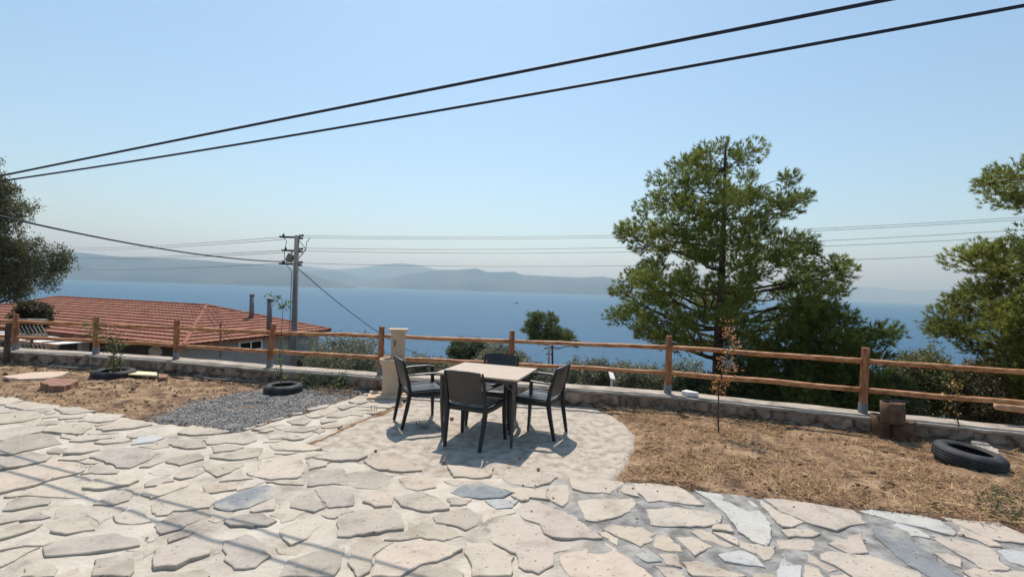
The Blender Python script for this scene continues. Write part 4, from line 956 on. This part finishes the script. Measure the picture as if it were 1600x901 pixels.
o = npmesh('ground_weeds', V, 4, np.array([(.16, .17, .09), (.22, .22, .13), (.10, .12, .05)])[rng.integers(0, 3, m)]*rng.uniform(.8, 1.2, (m, 1)), M['green']); tag(o, 'low grey-green weeds creeping at the edge of the paving', 'weeds', kind='stuff')
# dry twigs by the left chair
b = MB(); p0 = G(660, 668)
for i in range(9): a = random.uniform(0, math.pi); limb(b, p0+Vector((random.uniform(-.1, .1), random.uniform(-.04, .04), .0)), p0+Vector((math.cos(a)*.14, random.uniform(-.05, .05), .03+math.sin(a)*.09)), .003, .0012, 0, 4, .2)
tag(b.build('dry_twigs', M['obark']), 'dry leafless twigs on the concrete in front of the left chair', 'twigs')
b = MB(); p0 = G(583, 643)
for dx in (-.02, .02, .045): b.tube([p0+Vector((dx, 0, -.02)), p0+Vector((dx*1.1, 0, .075)), p0+Vector((dx*1.1-.01, 0, .085))], .003, 6)
tag(b.build('rebar_stubs', M['iron']), 'three short thin rods sticking up at the edge of the paved path', 'rods')

# ------------------------------------------------------------------ house with tiled roof
Cn = P(286, 539.5, 18); Cn = Vector((Cn.x, Cn.y, Cn.z)); u = Vector((-.945, .327, 0)).normalized(); v = Vector((.327, .945, 0)).normalized()
EZ = Cn.z; W = 8.3; Lh = 20.5; RH = 1.28; hs = thing('house', 'single-storey grey house with a hipped red tile roof beyond the left wall', 'house', (Cn.x, Cn.y, -5.2)); ho = Vector(hs.location)
def hp(a, c, z): return Vector((Cn.x, Cn.y, 0))+u*a+v*c+Vector((0, 0, z))-ho      # a: along the front, c: back from the front eave
def wallbox(name, a0, a1, c0, c1, z0, z1, m, parent, bev=0):
    vs = [hp(a, c, z) for a in (a0, a1) for c in (c0, c1) for z in (z0, z1)]; b = MB(); b.add(vs, [(0,1,3,2),(4,6,7,5),(0,4,5,1),(2,3,7,6),(0,2,6,4),(1,5,7,3)]); return b.build(name, m, parent, bevel=bev)
wallbox('walls', .45, Lh-.45, .45, W-.45, -5.4, EZ-.06, M['stucco'], hs)
wallbox('eave_board', .02, Lh-.02, .02, W-.02, EZ-.12, EZ-.02, M['tile'], hs)
def roofplane(e0, e1, r0, r1, nr, mb):
    """courses of tiles between an eave e0-e1 and a ridge r0-r1"""
    du = (e1-e0).normalized(); L = (e1-e0).length; up = (r0-e0)-du*(r0-e0).dot(du); nn = du.cross(up).normalized()
    if nn.z < 0: nn = -nn
    a0 = (r0-e0).dot(du); a1 = (r1-e0).dot(du); st = .0625
    for k in range(nr):
        rows = []
        for t, lift in ((k/nr, .062), ((k+1)/nr+.008, .006)):
            lo = a0*t; hi = L+(a1-L)*t; rows.append((lo, hi, t, lift))
        n = int(L/st); vs = []
        for lo, hi, t, lift in rows:
            for i in range(n+1):
                s = min(max(i*st, lo), hi); vs.append(e0+du*s+up*t+nn*(lift+.013*math.cos(2*math.pi*s/.25)))
        base = len(vs)
        for i in range(n+1): vs.append(vs[i]-nn*.04)
        fs = []
        for i in range(n):
            if (Vector(vs[i])-Vector(vs[i+1])).length < 1e-6 and (Vector(vs[n+1+i])-Vector(vs[n+2+i])).length < 1e-6: continue
            fs.append((i, i+1, n+2+i, n+1+i)); fs.append((base+i, base+i+1, i+1, i))
        mb.add(vs, fs)
b = MB(); e = [hp(0, 0, EZ), hp(Lh, 0, EZ), hp(Lh, W, EZ), hp(0, W, EZ)]; ra = hp(W/2+.1, W/2, EZ+RH); rb_ = hp(Lh-W/2, W/2, EZ+RH)
roofplane(e[0], e[1], ra, rb_, 13, b); roofplane(e[2], e[3], rb_, ra, 13, b); roofplane(e[3], e[0], ra, ra, 13, b); roofplane(e[1], e[2], rb_, rb_, 13, b)
rf = b.build('roof', M['tile'], hs); b = MB()
for a, c in ((ra, rb_), (e[0], ra), (e[3], ra), (e[1], rb_), (e[2], rb_)):
    L = (c-a).length; k = int(L/.38)
    for i in range(k): p = a.lerp(c, i/k); q_ = a.lerp(c, (i+1.08)/k); b.tube([p+Vector((0, 0, .0)), q_+Vector((0, 0, .0))], [.10, .085], 8)
b.build('ridge_tiles', M['tile'], rf)
# lower porch roof, pergola panels and a dark sheet painted as porch shade on the long front
wallbox('porch_shade', 1.2, Lh-.5, .40, .44, -3.6, EZ-.14, M['dark'], hs)  # shaded front wall and its openings, painted as one dark sheet
for i in range(7):
    wallbox('porch_pillar', 5.2+i*2.1, 5.5+i*2.1, -.5, -.25, -5.2, EZ-.13, M['stucco'], hs)
for i in range(11):
    a0 = 4.9+i*1.25; wallbox('awning_panel', a0, a0+.72, -1.5, -.15, EZ-.16, EZ-.13, M['white'], hs)
wallbox('awning_beam', 4.7, Lh, -1.6, -1.5, EZ-.24, EZ-.12, M['palewood'], hs)
# window in the short side wall (the side at a = .45)
def sidebox(name, c0, c1, z0, z1, dep, m, parent): return wallbox(name, .45-dep, .45+.02, c0, c1, z0, z1, m, parent)
def c_of(px):      # where a photo column meets the side wall
    a, _ = ray(px, 540); o0 = Vector((Cn.x, Cn.y, 0))+u*.45; return (a*o0.y-o0.x)/(v.x-a*v.y)
w0, w1 = c_of(372), c_of(409); yy = (Vector((Cn.x, Cn.y, 0))+u*.45+v*w0).y; zt = P(372, 534, yy).z; zb = P(372, 550, yy).z
wf = sidebox('window', w0, w1, zb, zt, .05, M['winframe'], hs); md = (w0+w1)/2
sidebox('pane', w0+.09, md-.04, zb+.07, zt-.07, .056, M['glass'], wf); sidebox('pane', md+.04, w1-.09, zb+.07, zt-.07, .056, M['glass'], wf)
for px, yt, yb in ((393, 462, 493), (420.5, 468, 506)):
    D = 23.6 if px < 400 else 21.6; a = P(px, yb, D)-ho; c = P(px, yt, D)-ho; b = MB(); c.x = a.x
    b.tube([a-Vector((0, 0, .35)), c], .115, 14); o = b.build('flue_pipe', M['flue'], rf, smooth=True); 
    b = MB(); b.tube([c+Vector((0, 0, .0)), c+Vector((0, 0, .05)), c+Vector((0, 0, .09))], [.15, .15, .02] if px > 400 else [.125, .125, .10], 14); b.build('flue_cap', M['flue'], None).parent = rf
dp = P(243, 549, 17.2)-ho; b = MB(); b.lathe([(.001, -.05), (.13, -.03), (.21, .02), (.22, .025), (.20, .015)], n=28); o = b.build('satellite_dish', M['cap'], hs, smooth=True); o.location = dp; o.rotation_euler = (R(100), 0, R(20))
b = MB(); a = P(345, 535, 18.4)-ho; b.tube([a-Vector((0, 0, .6)), P(345, 503, 18.4)-ho], .03, 8); b.build('vent_pipe', M['tile'], hs)

# whitewashed slatted panel by the left end of the fence
Y = 9.9; sp_ = thing('slatted_panel', 'weathered pale wooden lattice panel behind the left end of the fence', 'lattice', P(45, 560, Y)); b0 = Vector(sp_.location); b = MB()
for y in (499, 523): b.tube([P(26 if y > 500 else 20, y, Y)-b0, P(74, y+1, Y)-b0], .028, 6)
b.build('frame', M['cap'], sp_); b = MB()
for i in range(8): x = 27+i*6.2; b.tube([P(x-6, 508, Y-.02)-b0, P(x+5, 528, Y-.02)-b0], .013, 5); b.tube([P(x-3, 535, Y-.02)-b0, P(x+4, 548, Y-.02)-b0], .012, 5)
b.build('slats', M['cap'], sp_)
b = MB(); a = P(10, 552, 8.5); c = P(14, 504, 8.5); b.tube([Vector((a.x, a.y, .05)), c], [.05, .045], 9, jit=.06); tag(b.build('wooden_post', M['bark']), 'short dark wooden post on the wall at the far left end', 'post')

# ------------------------------------------------------------------ power pole, wires
def pole(label, x, y, zt, zb, r=.14):
    t = thing('utility_pole', label, 'pole', (x, y, zb), group='utility poles carrying the power lines'); H = zt-zb; b = MB()
    b.tube([(0, 0, -.5), (0, 0, H)], [r*1.15, r*.72], 14); b.build('shaft', M['pole'], t, smooth=True)
    return t, H
PX, PY = P(461, 470, 20).x, 20; PT = P(466, 368, 20).z
t, H = pole('tall grey concrete utility pole with short crossarms beside the tiled house', PX, PY, PT, -5.6)
for k, (dz, wl) in enumerate(((-.04, .62), (-.62, .5), (-1.20, .6))):
    b = MB(); b.box((-.28*wl/.6, 0, H+dz-.04), (wl+.3, .09, .075)); ar = b.build('crossarm', M['iron'], t)
    b = MB()
    for ix in (-wl*.95, .24): b.lathe([(.001, .0), (.045, .0), (.05, .04), (.03, .06), (.045, .09), (.001, .11)], (ix, 0, H+dz), 10)
    for dzz in (-.08, .05): b.tube([(.10, 0, H+dz+dzz), (.26, 0, H+dz+dzz)], .035, 8)
    b.build('insulators', M['iron'], ar)
b = MB(); b.box((-.26, -.02, H-.98), (.26, .22, .34), Matrix.Rotation(R(24), 3, 'Y')); b.tube([(-.2, -.02, H-.8), (-.2, -.02, H-.62)], .04, 8); b.build('lamp_case', M['lampc'], t, bevel=.03)
b = MB()
for pts in ([(-.6, -.05, H-.05), (-.42, -.05, H-.25), (-.50, -.05, H-.7), (-.48, -.05, H-1.2), (-.2, -.05, H-1.5), (-.13, -.12, H-1.6), (-.13, -.15, H-5)], [(.55, 0, H-.1), (.42, 0, H-.3), (.40, 0, H-.6), (.12, 0, H-.95)], [(.1, 0, H-.2), (.38, 0, H-.55), (.3, 0, H-.75), (.1, 0, H-.98)]):
    pp = [Vector(q) for q in pts]; b.tube(pp, .014, 6)
b.build('jumper_cables', M['cable'], t)
def wire(name, label, a, c, sag, r, m='wire', group='thin power lines strung across the bay', k=26):
    a = Vector(a); c = Vector(c); b = MB(); b.tube([a.lerp(c, i/k)-Vector((0, 0, 4*sag*(i/k)*(1-i/k))) for i in range(k+1)], r, 6); o = b.build(name, M[m]); return tag(o, label, 'cable', group)
EX, EY = 22.0, 17.0
t2, H2 = pole('concrete utility pole out of view to the right', EX, EY, 5.6, -4)
def zend(px, py):    # height over the far pole from where the wire leaves the photo
    a, b_ = ray(px, py); tt = (PX-a*PY)/(a*(EY-PY)-(EX-PX)); Yt = PY+(EY-PY)*tt; z = CAMH+b_*Yt; return tt, z
for lab, y0, y1, off in (('top power line running right from the pole', 368, 334, .0), ('second power line just below the top one, right of the pole', 371.5, 338, .1), ('third power line right of the pole', 388, 354, .2), ('fourth power line right of the pole, close under the third', 392, 364, .1), ('lowest power line right of the pole', 411, 388, .0)):
    z0 = P(470, y0, PY).z; tt, z1 = zend(1600, y1); ze = z0+(z1-z0)/tt; wire('power_line', lab, (PX+.15, PY-off, z0), (EX, EY-off, ze), .38, .008)
for lab, y0, yx in (('top power line running left from the pole to the horizon', 370, 386), ('second power line running left from the pole', 374, 389), ('third power line running left from the pole', 391, 400), ('fourth power line running left from the pole', 394.5, 402), ('lowest power line running left from the pole', 411, 419)):
    wire('power_line', lab, (PX-.5, PY, P(450, y0, PY).z), P(95, yx, 60), .25, .011)
wire('service_cable', 'dark service cable running from the pole up to the left edge', (PX-.3, PY, P(452, 409, PY).z), P(-170, 297, 8.5), .30, .022, 'cable', 'black cables in the near view')
zz_ = P(470, 420, PY); far = P(774, 540, 62)
wire('service_cable', 'dark cable dropping from the pole down to the slope by the sea', (PX+.1, PY, zz_.z), far, 3.2, .020, 'cable', 'black cables in the near view')
for lab, px, yt, yb, Y in (('small distant utility pole behind the far chair', 775, 534, 556, 62), ('small distant utility pole left of the umbrella pine trunk', 858, 540, 595, 50)):
    a = P(px, yt, Y); t, H = pole(lab, a.x, Y, a.z, a.z-9, .16)
    b = MB(); b.box((0, 0, H-.25), (1.0, .14, .12)); b.box((0, 0, H-.9), (.6, .12, .12)); b.build('crossarm', M['iron'], t)
wire('power_line', 'slack power line between the two small distant poles', far, P(858, 541, 50), 1.4, .02)
# the two thick cables overhead
for lab, pp, Ls, r in (('upper thick black cable crossing the sky', ((0, 275), (810, 113), (1385, 0)), None, .0145), ('lower thick black cable crossing the sky', ((0, 283), (800, 153), (1600, 9)), None, .013)):
    pts = []
    A, B, D = [ray(*q) for q in pp]
    # plan line: Y = y0 - .30 X ; heights follow the sight lines
    y0 = 4.15 if pp[0][1] < 280 else 4.30; out = []
    for a, e_ in (A, B, D):
        Yp = y0/(1+.36*a); out.append(Vector((a*Yp, Yp, CAMH+e_*Yp)))
    X = [o_.x for o_ in out]; Z = [o_.z for o_ in out]; cf = np.polyfit(X, Z, 2)
    xs_ = np.linspace(-16, 12, 60); b = MB(); b.tube([(x, y0-.36*x, float(np.polyval(cf, x))) for x in xs_], r, 8)
    tag(b.build('overhead_cable', M['cable'], smooth=True), lab, 'cable', 'black cables in the near view')

# little white lamp behind the wall and the boat
lp = P(956, 588, 8.6); t = thing('garden_lamp', 'small white solar lamp on a thin post behind the wall', 'lamp', (lp.x, lp.y, -2.4)); b = MB(); b.tube([(0, 0, -.3), (0, 0, lp.z+2.4)], .022, 8); b.build('lamp_post', M['white'], t)
b = MB(); b.box((0, 0, lp.z+2.41), (.09, .22, .03), Matrix.Rotation(R(25), 3, 'X')@Matrix.Rotation(R(15), 3, 'Y')); b.build('lamp_head', M['white'], t, bevel=.006)
a, e_ = ray(806.5, 474); Y = (SEA-CAMH)/e_; bo = thing('boat', 'tiny dark fishing boat far out on the sea', 'boat', (a*Y, Y, SEA)); Ls = Y/F*8.5; b = MB()
b.add([(-.5*Ls, 0, .16*Ls*.6), (-.36*Ls, -.12*Ls, 0), (.4*Ls, -.13*Ls, 0), (.5*Ls, 0, .08*Ls), (.4*Ls, .13*Ls, 0), (-.36*Ls, .12*Ls, 0), (-.36*Ls, -.16*Ls, .1*Ls), (.42*Ls, -.16*Ls, .09*Ls), (.42*Ls, .16*Ls, .09*Ls), (-.36*Ls, .16*Ls, .1*Ls)],
      [(1, 2, 4, 5), (0, 1, 5), (2, 3, 4), (1, 6, 7, 2), (5, 4, 8, 9), (0, 6, 1), (0, 5, 9), (6, 0, 9), (2, 7, 3), (3, 8, 4), (7, 8, 3), (6, 9, 8, 7)]); b.build('hull', M['black'], bo)
b = MB(); b.box((.1*Ls, 0, .15*Ls), (.28*Ls, .16*Ls, .14*Ls)); b.build('cabin', M['black'], bo)

# ------------------------------------------------------------------ haze
hz = MB(); hz.box((0, 0, (SEA-30+1400)/2), (90000, 90000, 1400-(SEA-30)))
m = bpy.data.materials.new('haze'); m.use_nodes = True; nt = m.node_tree; nt.nodes.remove(nt.nodes['Principled BSDF'])
pv = nt.nodes.new('ShaderNodeVolumePrincipled'); pv.inputs['Color'].default_value = (.45, .72, 1.0, 1); pv.inputs['Absorption Color'].default_value = (.64, .68, 1, 1); pv.inputs['Density'].default_value = HAZE; pv.inputs['Anisotropy'].default_value = .32
nt.links.new(pv.outputs[0], nt.nodes['Material Output'].inputs['Volume'])
tag(hz.build('haze', m), kind='stuff')
